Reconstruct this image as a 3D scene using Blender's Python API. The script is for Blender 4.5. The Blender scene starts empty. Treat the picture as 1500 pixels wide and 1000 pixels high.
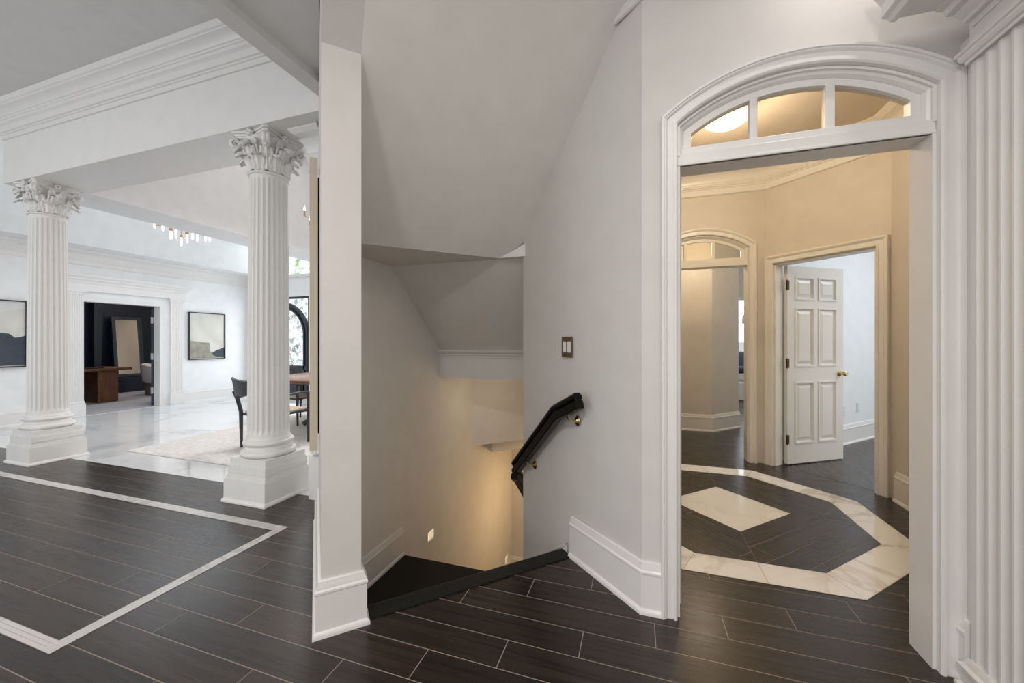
import bpy, bmesh, math, random
from math import sin, cos, pi, radians, sqrt
from mathutils import Vector
random.seed(7)
S = bpy.context.scene
COL = S.collection
K = 0.70710678

# ------------------------------------------------------------------ helpers
class MB:
    """collects faces and links them as one mesh"""
    def __init__(self):
        self.v = []; self.f = []; self.m = []; self.uv = []; self.rnd = []
    def quad(self, pts, mi=0, uv=None, rnd=0.0):
        n = len(self.v); self.v += [tuple(p) for p in pts]
        self.f.append(list(range(n, n + len(pts)))); self.m.append(mi)
        self.uv.append(uv or [(0, 0)] * len(pts)); self.rnd.append(rnd)
    def grid(self, rows, closed_u=False, mi=0):
        """rows: list of equal-length point lists, shared vertices"""
        n = len(self.v); w = len(rows[0])
        for r in rows: self.v += [tuple(p) for p in r]
        for i in range(len(rows) - 1):
            for j in range(w if closed_u else w - 1):
                k = (j + 1) % w
                self.f.append([n + i * w + j, n + i * w + k, n + (i + 1) * w + k, n + (i + 1) * w + j])
                self.m.append(mi); self.uv.append([(0, 0)] * 4); self.rnd.append(0)
        return n, w
    def ngon(self, idx, mi=0):
        idx = list(idx); self.f.append(idx); self.m.append(mi); self.uv.append([(0, 0)] * len(idx)); self.rnd.append(0)
    def box(self, x0, x1, y0, y1, z0, z1, mp=None, mi=0):
        mp = mp or (lambda a, b, c: (a, b, c))
        n = len(self.v)
        for z in (z0, z1):
            for (x, y) in ((x0, y0), (x1, y0), (x1, y1), (x0, y1)): self.v.append(tuple(mp(x, y, z)))
        for q in ((0, 3, 2, 1), (4, 5, 6, 7), (0, 1, 5, 4), (1, 2, 6, 5), (2, 3, 7, 6), (3, 0, 4, 7)):
            self.ngon([n + i for i in q], mi)
        return self
    def prism(self, poly, h0, h1, mp, mi=0):
        n = len(self.v); k = len(poly)
        for h in (h0, h1):
            for a, b in poly: self.v.append(tuple(mp(a, b, h)))
        self.ngon([n + i for i in reversed(range(k))], mi); self.ngon([n + k + i for i in range(k)], mi)
        for i in range(k):
            j = (i + 1) % k; self.ngon([n + i, n + j, n + k + j, n + k + i], mi)
        return self
    def lathe(self, prof, c=(0, 0), n=32, rf=None, mi=0, cap=True):
        rows = []
        for (r, z) in prof:
            rows.append([(c[0] + r * cos(2 * pi * i / n), c[1] + r * sin(2 * pi * i / n), z) for i in range(n)])
        b, w = self.grid(rows, True, mi)
        if cap:
            self.ngon([b + i for i in reversed(range(w))], mi); self.ngon([b + (len(rows) - 1) * w + i for i in range(w)], mi)
        return self
    def tube(self, pts, r, n=8, mi=0, squash=None):
        """round bar along points; r number or list"""
        P = [Vector(p) for p in pts]; rows = []; prev = None
        for i, p in enumerate(P):
            t = (P[min(i + 1, len(P) - 1)] - P[max(i - 1, 0)]).normalized()
            if prev is None:
                a = Vector((0, 0, 1)) if abs(t.z) < 0.9 else Vector((1, 0, 0))
                u = t.cross(a).normalized()
            else:
                u = (prev - t * prev.dot(t)).normalized()
            prev = u; w = t.cross(u)
            rr = r[i] if isinstance(r, (list, tuple)) else r
            s1, s2 = squash or (1, 1)
            rows.append([p + u * (rr * s1 * cos(2 * pi * k / n)) + w * (rr * s2 * sin(2 * pi * k / n)) for k in range(n)])
        b, w_ = self.grid(rows, True, mi)
        self.ngon([b + i for i in reversed(range(n))], mi); self.ngon([b + (len(rows) - 1) * n + i for i in range(n)], mi)
        return self
    def sweep(self, path, prof, mp, closed=False, mi=0):
        """profile (offset, height) swept along a 2D path with mitred corners; offset to the left of travel"""
        n = len(path); rows = []
        for i in range(n):
            p = Vector(path[i])
            a = Vector(path[i - 1]) if (i > 0 or closed) else None
            b = Vector(path[(i + 1) % n]) if (i < n - 1 or closed) else None
            d1 = (p - a).normalized() if a is not None else None
            d2 = (b - p).normalized() if b is not None else None
            if d1 is None: d1 = d2
            if d2 is None: d2 = d1
            n1 = Vector((-d1.y, d1.x)); n2 = Vector((-d2.y, d2.x))
            m = (n1 + n2).normalized(); m = m / max(0.2, m.dot(n1))
            rows.append([mp(p.x + m.x * o, p.y + m.y * o, h) for o, h in prof])
        if closed: rows.append(rows[0])
        b0, w = self.grid(rows, True, mi)
        if not closed:
            self.ngon([b0 + i for i in range(w)], mi); self.ngon([b0 + (n - 1) * w + i for i in reversed(range(w))], mi)
        return self
    def build(self, name, mats, parent=None, smooth=False, loc=None, bevel=0, fix=True, edge=None):
        me = bpy.data.meshes.new(name)
        me.from_pydata(self.v, [], self.f)
        if not isinstance(mats, (list, tuple)): mats = [mats]
        for m in mats: me.materials.append(m)
        for p, mi in zip(me.polygons, self.m): p.material_index = mi
        uvl = me.uv_layers.new(name='UVMap')
        for p, u in zip(me.polygons, self.uv):
            for li, c in zip(p.loop_indices, u): uvl.data[li].uv = c
        at = me.attributes.new('rnd', 'FLOAT', 'FACE')
        for i, r in enumerate(self.rnd): at.data[i].value = r
        if fix:
            bm = bmesh.new(); bm.from_mesh(me)
            bmesh.ops.remove_doubles(bm, verts=bm.verts, dist=1e-6)
            bmesh.ops.recalc_face_normals(bm, faces=bm.faces)
            bm.to_mesh(me); bm.free()
        if smooth:
            for p in me.polygons: p.use_smooth = True
            me.set_sharp_from_angle(angle=radians(edge or 35))
        o = bpy.data.objects.new(name, me); COL.objects.link(o)
        if bevel:
            b = o.modifiers.new('edge', 'BEVEL'); b.width = bevel; b.segments = 2; b.limit_method = 'ANGLE'; b.angle_limit = radians(40)
        if parent: o.parent = parent
        if loc: o.location = loc
        return o

def empty(name, loc=(0, 0, 0), rz=0):
    o = bpy.data.objects.new(name, None); COL.objects.link(o)
    o.location = loc; o.rotation_euler = (0, 0, rz); o.empty_display_size = 0.1
    return o
def tag(o, label=None, cat=None, group=None, kind=None):
    if label: o['label'] = label
    if cat: o['category'] = cat
    if group: o['group'] = group
    if kind: o['kind'] = kind
    return o
def struct(o, label=None, cat=None):
    return tag(o, label, cat, None, 'structure')
def copy_tree(o, parent=None):
    c = o.copy(); COL.objects.link(c)
    if parent: c.parent = parent
    for ch in [x for x in bpy.data.objects if x.parent == o]: copy_tree(ch, c)
    return c

def TD(t, d, z=0): return ((t - d) * K, (t + d) * K, z)     # the stair's 45 degree axes
XY = lambda a, b, h: (a, b, h)
def XZ(y, s=1): return lambda a, b, h: (a, y + s * h, b)      # plane facing along y
def YZ(x, s=1): return lambda a, b, h: (x + s * h, a, b)
def DZ(t, s=1): return lambda a, b, h: TD(t + s * h, a, b)     # plane of constant t
def TZ(d, s=1): return lambda a, b, h: TD(a, d + s * h, b)

# ------------------------------------------------------------------ materials
def nodes(name):
    m = bpy.data.materials.new(name); m.use_nodes = True
    nt = m.node_tree; b = nt.nodes['Principled BSDF']
    return m, nt, b
def mat(name, col, rough=0.5, metal=0, noise=0.03, scale=6, bump=0.0, bscale=150, emit=None, estr=0, spec=0.5):
    m, nt, b = nodes(name)
    tc = nt.nodes.new('ShaderNodeTexCoord')
    n = nt.nodes.new('ShaderNodeTexNoise'); n.inputs['Scale'].default_value = scale; n.inputs['Detail'].default_value = 4
    r = nt.nodes.new('ShaderNodeValToRGB')
    r.color_ramp.elements[0].position = .3; r.color_ramp.elements[1].position = .7
    r.color_ramp.elements[0].color = tuple(c * (1 - noise) for c in col) + (1,)
    r.color_ramp.elements[1].color = tuple(min(1, c * (1 + noise)) for c in col) + (1,)
    nt.links.new(tc.outputs['Object'], n.inputs['Vector']); nt.links.new(n.outputs['Fac'], r.inputs['Fac'])
    nt.links.new(r.outputs['Color'], b.inputs['Base Color'])
    b.inputs['Roughness'].default_value = rough; b.inputs['Metallic'].default_value = metal
    b.inputs['Specular IOR Level'].default_value = spec
    if bump:
        n2 = nt.nodes.new('ShaderNodeTexNoise'); n2.inputs['Scale'].default_value = bscale
        bp = nt.nodes.new('ShaderNodeBump'); bp.inputs['Strength'].default_value = bump; bp.inputs['Distance'].default_value = .002
        nt.links.new(tc.outputs['Object'], n2.inputs['Vector']); nt.links.new(n2.outputs['Fac'], bp.inputs['Height'])
        nt.links.new(bp.outputs['Normal'], b.inputs['Normal'])
    if emit:
        b.inputs['Emission Color'].default_value = tuple(emit) + (1,); b.inputs['Emission Strength'].default_value = estr
    return m
def wood(name, c1, c2, rough=.4, uv=False, sx=3, sy=40, bump=.15, spec=.5, tone=.25, dist=.6):
    m, nt, b = nodes(name)
    tc = nt.nodes.new('ShaderNodeTexCoord'); mp = nt.nodes.new('ShaderNodeMapping')
    mp.inputs['Scale'].default_value = (sx, sy, sx if not uv else 1)
    at = nt.nodes.new('ShaderNodeAttribute'); at.attribute_name = 'rnd'
    cmb = nt.nodes.new('ShaderNodeCombineXYZ'); ml = nt.nodes.new('ShaderNodeMath'); ml.operation = 'MULTIPLY'; ml.inputs[1].default_value = 40
    nt.links.new(at.outputs['Fac'], ml.inputs[0]); nt.links.new(ml.outputs[0], cmb.inputs['Z'])
    nt.links.new(cmb.outputs[0], mp.inputs['Location'])
    nt.links.new(tc.outputs['UV' if uv else 'Object'], mp.inputs['Vector'])
    n = nt.nodes.new('ShaderNodeTexNoise'); n.inputs['Scale'].default_value = 1; n.inputs['Detail'].default_value = 6; n.inputs['Distortion'].default_value = dist
    r = nt.nodes.new('ShaderNodeValToRGB'); r.color_ramp.elements[0].position = .3; r.color_ramp.elements[1].position = .7
    r.color_ramp.elements[0].color = tuple(c1) + (1,); r.color_ramp.elements[1].color = tuple(c2) + (1,)
    nt.links.new(mp.outputs[0], n.inputs['Vector']); nt.links.new(n.outputs['Fac'], r.inputs['Fac'])
    hs = nt.nodes.new('ShaderNodeHueSaturation')
    mr = nt.nodes.new('ShaderNodeMapRange'); mr.inputs['To Min'].default_value = 1 - tone; mr.inputs['To Max'].default_value = 1 + tone
    nt.links.new(at.outputs['Fac'], mr.inputs['Value']); nt.links.new(mr.outputs[0], hs.inputs['Value'])
    nt.links.new(r.outputs['Color'], hs.inputs['Color']); nt.links.new(hs.outputs['Color'], b.inputs['Base Color'])
    rr = nt.nodes.new('ShaderNodeMapRange'); rr.inputs['To Min'].default_value = rough * .85; rr.inputs['To Max'].default_value = rough * 1.2
    nt.links.new(n.outputs['Fac'], rr.inputs['Value']); nt.links.new(rr.outputs[0], b.inputs['Roughness'])
    bp = nt.nodes.new('ShaderNodeBump'); bp.inputs['Strength'].default_value = bump; bp.inputs['Distance'].default_value = .003
    nt.links.new(n.outputs['Fac'], bp.inputs['Height']); nt.links.new(bp.outputs['Normal'], b.inputs['Normal'])
    b.inputs['Specular IOR Level'].default_value = spec
    return m
def marble(name, base, vein, rough=.1, tile=None, vs=1.2):
    m, nt, b = nodes(name)
    tc = nt.nodes.new('ShaderNodeTexCoord')
    n1 = nt.nodes.new('ShaderNodeTexNoise'); n1.inputs['Scale'].default_value = vs; n1.inputs['Detail'].default_value = 6; n1.inputs['Distortion'].default_value = 1.4
    nt.links.new(tc.outputs['Object'], n1.inputs['Vector'])
    r = nt.nodes.new('ShaderNodeValToRGB'); e = r.color_ramp.elements
    e[0].position = .44; e[0].color = tuple(base) + (1,); e[1].position = .56; e[1].color = tuple(base) + (1,)
    x = e.new(.5); x.color = tuple(vein) + (1,)
    nt.links.new(n1.outputs['Fac'], r.inputs['Fac'])
    n2 = nt.nodes.new('ShaderNodeTexNoise'); n2.inputs['Scale'].default_value = 1.1; nt.links.new(tc.outputs['Object'], n2.inputs['Vector'])
    r2 = nt.nodes.new('ShaderNodeValToRGB'); r2.color_ramp.elements[0].position = .42; r2.color_ramp.elements[1].position = .62
    mx = nt.nodes.new('ShaderNodeMixRGB'); mx.inputs['Color1'].default_value = tuple(base) + (1,)
    nt.links.new(n2.outputs['Fac'], r2.inputs['Fac']); nt.links.new(r2.outputs['Color'], mx.inputs['Fac']); nt.links.new(r.outputs['Color'], mx.inputs['Color2'])
    out = mx.outputs['Color']
    if tile:
        br = nt.nodes.new('ShaderNodeTexBrick'); br.offset = 0.5; br.inputs['Scale'].default_value = 1
        br.inputs['Brick Width'].default_value = tile[0]; br.inputs['Row Height'].default_value = tile[1]; br.inputs['Mortar Size'].default_value = .002
        br.inputs['Color1'].default_value = (1, 1, 1, 1); br.inputs['Color2'].default_value = (.96, .96, .96, 1); br.inputs['Mortar'].default_value = (.7, .7, .7, 1)
        nt.links.new(tc.outputs['Object'], br.inputs['Vector'])
        m2 = nt.nodes.new('ShaderNodeMixRGB'); m2.blend_type = 'MULTIPLY'; m2.inputs['Fac'].default_value = 1
        nt.links.new(out, m2.inputs['Color1']); nt.links.new(br.outputs['Color'], m2.inputs['Color2']); out = m2.outputs['Color']
    nt.links.new(out, b.inputs['Base Color']); b.inputs['Roughness'].default_value = rough
    return m
def glassm(name, tint=(1, 1, 1), rough=0.0):
    m, nt, b = nodes(name)
    nt.nodes.remove(b)
    out = nt.nodes['Material Output']
    tr = nt.nodes.new('ShaderNodeBsdfTransparent'); tr.inputs['Color'].default_value = tuple(tint) + (1,)
    gl = nt.nodes.new('ShaderNodeBsdfGlossy'); gl.inputs['Roughness'].default_value = rough
    fr = nt.nodes.new('ShaderNodeFresnel'); fr.inputs['IOR'].default_value = 1.3
    mx = nt.nodes.new('ShaderNodeMixShader')
    nt.links.new(fr.outputs[0], mx.inputs['Fac']); nt.links.new(tr.outputs[0], mx.inputs[1]); nt.links.new(gl.outputs[0], mx.inputs[2])
    nt.links.new(mx.outputs[0], out.inputs['Surface'])
    return m

M = {}
M['wall'] = mat('wall_paint', (.69, .67, .65), .55, bump=.04)
M['wallwarm'] = mat('vestibule_paint', (.67, .61, .525), .5, bump=.04)
M['walldining'] = mat('dining_paint', (.84, .85, .86), .5)
M['ceil'] = mat('ceiling_paint', (.70, .69, .68), .7)
M['stair_bright'] = mat('stair_paint_brightened', (.80, .785, .755), .65)  # paler copy of the ceiling paint, making up for weak light in the stairwell
M['trim'] = mat('trim_gloss_white', (.80, .785, .77), .32, noise=.015)
M['trimw'] = mat('vestibule_trim', (.80, .765, .69), .35, noise=.015)
M['plaster'] = mat('column_plaster', (.80, .79, .775), .42, noise=.02)
M['plank'] = wood('dark_plank_tile', (.007, .0038, .0024), (.031, .0175, .0108), .27, uv=True, sx=1.6, sy=46, bump=.12, tone=.3, spec=.7, dist=.25)
M['grout'] = mat('grout', (.36, .30, .26), .9)
M['strip'] = marble('mosaic_strip', (.62, .60, .58), (.45, .43, .42), .25, vs=4)
M['marble'] = marble('dining_marble', (.80, .81, .82), (.55, .56, .58), .07, tile=(1.2, .6), vs=.8)
M['marblew'] = marble('vestibule_marble', (.86, .85, .83), (.60, .55, .48), .08, vs=2.6)
M['black'] = wood('ebony_stair', (.003, .003, .003), (.007, .0065, .006), .5, sx=4, sy=30, spec=.25)
M['nosing'] = mat('threshold_black', (.012, .013, .012), .55, noise=.3, scale=60, spec=.25)
M['blacklac'] = mat('black_lacquer', (.003, .003, .003), .3, spec=.18)
M['brass'] = mat('aged_brass', (.62, .46, .22), .22, 1)
M['bronze'] = mat('bronze', (.11, .065, .04), .35, .8)
M['plate'] = mat('bronze_plate', (.20, .15, .10), .4, .7)
M['rocker'] = mat('rocker_white', (.78, .76, .72), .35)
M['door'] = mat('door_paint', (.73, .71, .665), .33, noise=.01)
M['roomblue'] = mat('side_room_paint', (.82, .85, .87), .55)
M['glass'] = glassm('transom_glass', (.96, .93, .88))
M['navy'] = mat('navy_wall', (.010, .017, .034), .35)
M['navyframe'] = mat('navy_frame', (.03, .045, .065), .3)
M['officewall'] = mat('office_beige', (.62, .51, .40), .7)
M['carpet'] = mat('office_carpet', (.46, .45, .47), .95, noise=.12, scale=60)
M['walnut'] = wood('walnut', (.16, .065, .032), (.32, .14, .07), .4, sx=3, sy=20)
M['darkwood'] = mat('charcoal_chair', (.022, .025, .031), .4)
M['cane'] = mat('woven_seat', (.60, .49, .37), .85, noise=.2, scale=120)
M['boucle'] = mat('boucle', (.66, .60, .57), .95, noise=.08, scale=90, bump=.5, bscale=200)
M['suede'] = mat('brown_suede', (.14, .105, .085), .9)
M['rug'] = mat('rug', (.70, .675, .645), .97, noise=.14, scale=22, bump=.4, bscale=120)
M['frameblack'] = mat('frame_black', (.014, .015, .018), .4)
M['frametan'] = wood('frame_oak', (.74, .63, .50), (.84, .73, .59), .5)
M['cream'] = mat('canvas_cream', (.66, .645, .59), .8, noise=.1, scale=3)
M['cream2'] = mat('canvas_pale', (.70, .70, .69), .8, noise=.05, scale=3)
M['olive'] = mat('canvas_olive', (.33, .32, .26), .8, noise=.2, scale=8)
M['slate'] = mat('canvas_slate', (.055, .068, .088), .8, noise=.12, scale=5)
M['copper'] = mat('copper', (.66, .42, .30), .3, 1)
M['bulb'] = mat('bulb_glow', (1, .9, .75), .4, emit=(1, .84, .62), estr=1.6)
M['crystal'] = mat('lamp_crystal', (1, .93, .8), .3, emit=(1, .85, .64), estr=1.9, noise=.1, scale=80)
M['louvre'] = mat('step_glow', (1, .9, .7), .5, emit=(1, .84, .56), estr=1.3)
M['iron'] = mat('iron_door', (.045, .052, .062), .45, .3)
M['sky'] = mat('daylight_glass', (.9, .95, 1), .3, emit=(.88, .95, 1), estr=1.0, noise=.02)
M['mirror'] = mat('mirror_silver', (.85, .85, .85), .02, 1, noise=0)
M['navybed'] = mat('navy_linen', (.025, .032, .055), .9, noise=.2, scale=20)
M['linen'] = mat('white_linen', (.75, .74, .73), .9)
M['outlet'] = mat('outlet_white', (.66, .68, .70), .4)
M['steel'] = mat('hinge_steel', (.6, .6, .6), .3, .9)
def leafy(name, c1, c2, sc, es):
    m, nt, b = nodes(name)
    tc = nt.nodes.new('ShaderNodeTexCoord'); v = nt.nodes.new('ShaderNodeTexNoise'); v.inputs['Scale'].default_value = sc; v.inputs['Detail'].default_value = 5
    r = nt.nodes.new('ShaderNodeValToRGB'); e = r.color_ramp.elements
    e[0].position = .38; e[0].color = c1; e[1].position = .55; e[1].color = c2
    nt.links.new(tc.outputs['Object'], v.inputs['Vector']); nt.links.new(v.outputs['Fac'], r.inputs['Fac'])
    nt.links.new(r.outputs['Color'], b.inputs['Emission Color']); b.inputs['Emission Strength'].default_value = es
    b.inputs['Base Color'].default_value = (.1, .1, .1, 1)
    return m
M['outdoor'] = leafy('garden_daylight', (.22, .42, .16, 1), (.95, 1, 1, 1), 7, 1.1)
M['frost'] = leafy('door_daylight', (.30, .36, .36, 1), (.93, .98, 1, 1), 9, 1.0)

# ------------------------------------------------------------------ floors
PW, PL, GR = .1455, .88, .0018
def clip(poly, lines):
    """keep a*x+b*y<=c"""
    for a, b, c in lines:
        out = []
        for i in range(len(poly)):
            p, q = poly[i], poly[(i + 1) % len(poly)]
            fp, fq = a * p[0] + b * p[1] - c, a * q[0] + b * q[1] - c
            if fp <= 0: out.append(p)
            if (fp < 0 < fq) or (fq < 0 < fp):
                s = fp / (fp - fq); out.append((p[0] + s * (q[0] - p[0]), p[1] + s * (q[1] - p[1])))
        poly = out
        if len(poly) < 3: return []
    return poly
def planks(mb, lines, bb, z, ang=0, org=(0, 1.0945), x0=-1.687 - .293, seed=1, mi=1, off=.293):
    ca, sa = cos(ang), sin(ang); rg = random.Random(seed)
    u0, u1, v0, v1 = bb
    k0 = int(math.floor((v0 - org[1]) / PW)); k1 = int(math.ceil((v1 - org[1]) / PW))
    for k in range(k0, k1):
        st = x0 + k * off
        i0 = int(math.floor((u0 - st) / PL)); i1 = int(math.ceil((u1 - st) / PL))
        for i in range(i0, i1):
            a0, a1 = st + i * PL + GR, st + (i + 1) * PL - GR
            b0, b1 = org[1] + k * PW + GR, org[1] + (k + 1) * PW - GR
            r = random.Random((k * 7919 + i * 104729 + seed) & 0xffffff).random()
            P = [(a0, b0), (a1, b0), (a1, b1), (a0, b1)]
            W = [(p[0] * ca - p[1] * sa, p[0] * sa + p[1] * ca) for p in P]
            W = clip(W, lines)
            if len(W) < 3: continue
            uv = [((w[0] * ca + w[1] * sa), (-w[0] * sa + w[1] * ca)) for w in W]
            mb.quad([(w[0], w[1], z) for w in W], mi, uv, r)
fl = MB()
T = lambda v: v / K       # t limit -> x+y
# grout bed pieces, then planks
A1 = [(1, 1, T(.10)), (0, 1, 2.465), (0, -1, 2.6), (-1, 0, 8.8)]
A2 = [(-1, -1, -T(.10)), (-1, 1, T(1.86)), (0, 1, 2.0), (0, -1, 2.6), (1, 0, 1.26)]
A2b = [(-1, -1, -T(.10)), (1, 1, T(1.40)), (-1, 1, T(1.86)), (0, 1, 2.3), (0, -1, -2.0)]
A3 = [(-1, -1, -T(1.40)), (0, -1, -2.0), (0, 1, 10.5), (-1, 0, .68), (1, 0, 5.0), (1, 1, T(4.16) + 8)]
big = [(-9, -3), (6, -3), (6, 11), (-9, 11)]
for L, bb in ((A1, (-9, 3.1, -3, 2.6)), (A2, (-3, 1.4, -3, 2.1)), (A2b, (-1.6, .3, 1.9, 2.4)), (A3, (-1.3, 5.2, 1.9, 10.6))):
    q = clip(big, L); fl.quad([(p[0], p[1], -.0008) for p in q], 0)
    planks(fl, L, bb, 0)
# the side room: planks turned a quarter
L4 = [(-1, -1, -T(4.17)), (1, -1, T(-.2)), (-1, 1, T(2.36)), (1, 1, T(9))]
q = clip(big, L4); fl.quad([(p[0], p[1], .0006) for p in q], 0)
planks(fl, L4, (1, 11, -6, 0), .0012, ang=pi / 2, org=(0, -6.0), x0=0, seed=5)
floor = struct(fl.build('floor', [M['grout'], M['plank']], fix=False))
# slab underneath (open over the stairwell)
sl = MB(); sl.box(-8.8, -1.98, -2.6, 2.0, -.3, -.003)
for L in (A2, A2b):
    q = clip(big, L); sl.prism(q, -.3, -.003, XY)
sl.box(1.0, 1.9, 1.95, 2.6, -.3, -.003)
struct(sl.build('floor_slab', M['grout']))
mf = MB(); mf.quad([(-8.8, 2.465, 0), (-2.2, 2.465, 0), (-2.2, 6.81, 0), (-8.8, 6.81, 0)])
struct(mf.build('floor_marble', M['marble'], fix=False))
of = MB(); of.quad([(-13, 2.4, .002), (-8.8, 2.4, .002), (-8.8, 8, .002), (-13, 8, .002)])
struct(of.build('floor_office', M['carpet'], fix=False))
# white mosaic frame inlaid in the foyer floor
st = MB()
def band(x0, x1, y0, y1, n=3, along='x'):
    for i in range(n):
        if along == 'x':
            a = y0 + (y1 - y0) * i / n; b = y0 + (y1 - y0) * (i + 1) / n - .0012
            st.quad([(x0, a, .002), (x1, a, .002), (x1, b, .002), (x0, b, .002)])
        else:
            a = x0 + (x1 - x0) * i / n; b = x0 + (x1 - x0) * (i + 1) / n - .0012
            st.quad([(a, y0, .002), (b, y0, .002), (b, y1, .002), (a, y1, .002)])
st.quad([(-7.6, .893, .0012), (-2.234, .893, .0012), (-2.234, .949, .0012), (-7.6, .949, .0012)], 1)
st.quad([(-7.6, 1.936, .0012), (-2.234, 1.936, .0012), (-2.234, 2.006, .0012), (-7.6, 2.006, .0012)], 1)
st.quad([(-2.297, .949, .0012), (-2.234, .949, .0012), (-2.234, 1.936, .0012), (-2.297, 1.936, .0012)], 1)
band(-7.6, -2.297, .895, .948); band(-7.6, -2.297, 1.938, 2.005); band(-2.297, -2.235, .895, 2.005, along='y')
struct(st.build('trim_1', [M['strip'], M['grout']], fix=False))
# octagon medallion in the vestibule floor
OC = (.645, 3.285)
def octa(R): return [(OC[0] + R / cos(pi / 8) * cos(pi / 8 + k * pi / 4), OC[1] + R / cos(pi / 8) * sin(pi / 8 + k * pi / 4)) for k in range(8)]
ob = MB()
o1, o2 = octa(.985), octa(.785)
ob.quad([(p[0], p[1], .0014) for p in octa(.987)], 1)
def shrink(poly, g=.0015):
    c = (sum(p[0] for p in poly) / len(poly), sum(p[1] for p in poly) / len(poly))
    out = []
    for p in poly:
        l = sqrt((p[0] - c[0]) ** 2 + (p[1] - c[1]) ** 2); out.append((p[0] - (p[0] - c[0]) * g / l, p[1] - (p[1] - c[1]) * g / l))
    return out
for k in range(8):
    a, b, c, d = o1[k], o1[(k + 1) % 8], o2[(k + 1) % 8], o2[k]
    if k in (1, 5):
        m1 = ((a[0] + b[0]) / 2, (a[1] + b[1]) / 2); m2 = ((c[0] + d[0]) / 2, (c[1] + d[1]) / 2)
        for q in ([a, m1, m2, d], [m1, b, c, m2]): ob.quad([(p[0], p[1], .0026) for p in shrink(q)], 0)
    else: ob.quad([(p[0], p[1], .0026) for p in shrink([a, b, c, d])], 0)
q = [(OC[0] + .411, OC[1]), (OC[0], OC[1] + .411), (OC[0] - .411, OC[1]), (OC[0], OC[1] - .411)]
ob.quad([(p[0], p[1], .0026) for p in q], 0)
struct(ob.build('trim_2', [M['marblew'], M['grout']], fix=False))
pk = MB()
inner = octa(.783); il = []
for k in range(8):
    a, b = inner[k], inner[(k + 1) % 8]; nx, ny = b[1] - a[1], -(b[0] - a[0]); il.append((nx, ny, nx * a[0] + ny * a[1]))
for qd in range(4):       # four mitred quarters around the white square
    an = -3 * pi / 4 + qd * pi / 2     # outward direction of this quarter
    nx, ny = cos(an), sin(an)
    g = .0012
    e1 = (cos(an - pi / 4), sin(an - pi / 4)); e2 = (cos(an + pi / 4), sin(an + pi / 4))
    cx, cy = OC
    base = .411 * K
    L = list(il) + [(-nx, -ny, -(nx * cx + ny * cy) - base - .001)]
    # wedge between the axes e1 and e2
    L.append((e1[1], -e1[0], e1[1] * cx - e1[0] * cy - g)); L.append((-e2[1], e2[0], -e2[1] * cx + e2[0] * cy - g))
    ang = an - pi / 2
    ca, sa = cos(ang), sin(ang)
    vc = -cx * sa + cy * ca; uc = cx * ca + cy * sa
    planks(pk, L, (uc - 1, uc + 1, vc + base, vc + 1), .0028, ang=ang, org=(0, vc + base), x0=uc + .05, seed=11 + qd, mi=0, off=.36)
struct(pk.build('floor_inlay', M['plank'], fix=False))

# ------------------------------------------------------------------ profiles
BASE = [(0, 0), (.034, 0), (.034, .012), (.03, .02), (.022, .026), (.022, .178), (.026, .183), (.026, .192), (.02, .2), (.02, .206), (.012, .222), (.012, .228), (.006, .232), (0, .232)]
def basebd(name, path, mp=XY, m='trim', z0=0, parent=None):
    b = MB(); b.sweep(path, [(o, h + z0) for o, h in BASE], mp)
    return struct(b.build(name, M[m], parent, smooth=True))
CROWN = [(0, -.25), (.012, -.25), (.02, -.243), (.02, -.225), (.014, -.22), (.014, -.185), (.022, -.18), (.022, -.17), (.034, -.162), (.034, -.15), (.042, -.148), (.044, -.135), (.05, -.13), (.052, -.115),
         (.062, -.09), (.085, -.066), (.112, -.055), (.118, -.052), (.118, -.04), (.13, -.03), (.14, -.014), (.14, 0), (0, 0)]
BCROWN = [(0, 3.352), (.014, 3.352), (.014, 3.372), (.009, 3.378), (.009, 3.40), (.02, 3.404), (.022, 3.414), (.034, 3.418), (.036, 3.45), (.04, 3.468), (.054, 3.482), (.058, 3.484), (.058, 3.512), (.066, 3.516), (.066, 3.532), (.074, 3.536), (.084, 3.552), (.108, 3.575), (.128, 3.584), (.134, 3.586), (.134, 3.598), (.148, 3.606), (.155, 3.63), (.155, 3.65), (0, 3.65)]
CASE = [(0, 0), (0, .02), (.006, .026), (.014, .026), (.017, .02), (.042, .02), (.046, .027), (.05, .03), (.054, .03), (.056, .036), (.066, .036), (.07, .03), (.07, 0)]

# ------------------------------------------------------------------ hall: stair walls, soffits
# partition between foyer and stair, its top follows the flight above
pt = MB(); pt.prism([(1.838, -2.6), (1.838, 2.53), (1.245, 3.054), (1.245, 3.3), (3.22, 3.3), (3.22, -2.6)], .021, .182, lambda a, b, h: TD(h, a, b))
struct(pt.build('wall_partition', M['wall']))
basebd('baseboard_partition', [TD(.021, 3.0)[:2], TD(.021, 1.838)[:2], TD(.182, 1.838)[:2], TD(.182, 1.90)[:2]][::-1])
SP = lambda d: 2.53 - .883 * (d - 1.838)
sf = MB()
n0 = [TD(.182, 1.245, SP(1.245)), TD(1.36, 1.245, SP(1.245)), TD(1.36, 2.455, SP(2.455)), TD(1.25, 2.588, SP(2.588)), TD(.182, 2.588, SP(2.588))]
n = len(sf.v); sf.v += n0 + [(p[0], p[1], p[2] + .3) for p in n0]
sf.ngon(range(n, n + 5)); sf.ngon(reversed(range(n + 5, n + 10)))
for i in range(5): j = (i + 1) % 5; sf.ngon([n + i, n + j, n + 5 + j, n + 5 + i])
struct(sf.build('ceiling_stair', M['stair_bright']))
ZL = 1.866
ld = MB(); P1 = TD(1.249, 2.588)[:2]; P2 = TD(.15, 2.588)[:2]
ld.prism([P1, P2, (-1.99, 2.15), (-1.99, 2.716), (-.78, 2.716)], ZL, ZL + .25, XY)
struct(ld.build('ceiling_landing', M['ceil']))
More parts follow.
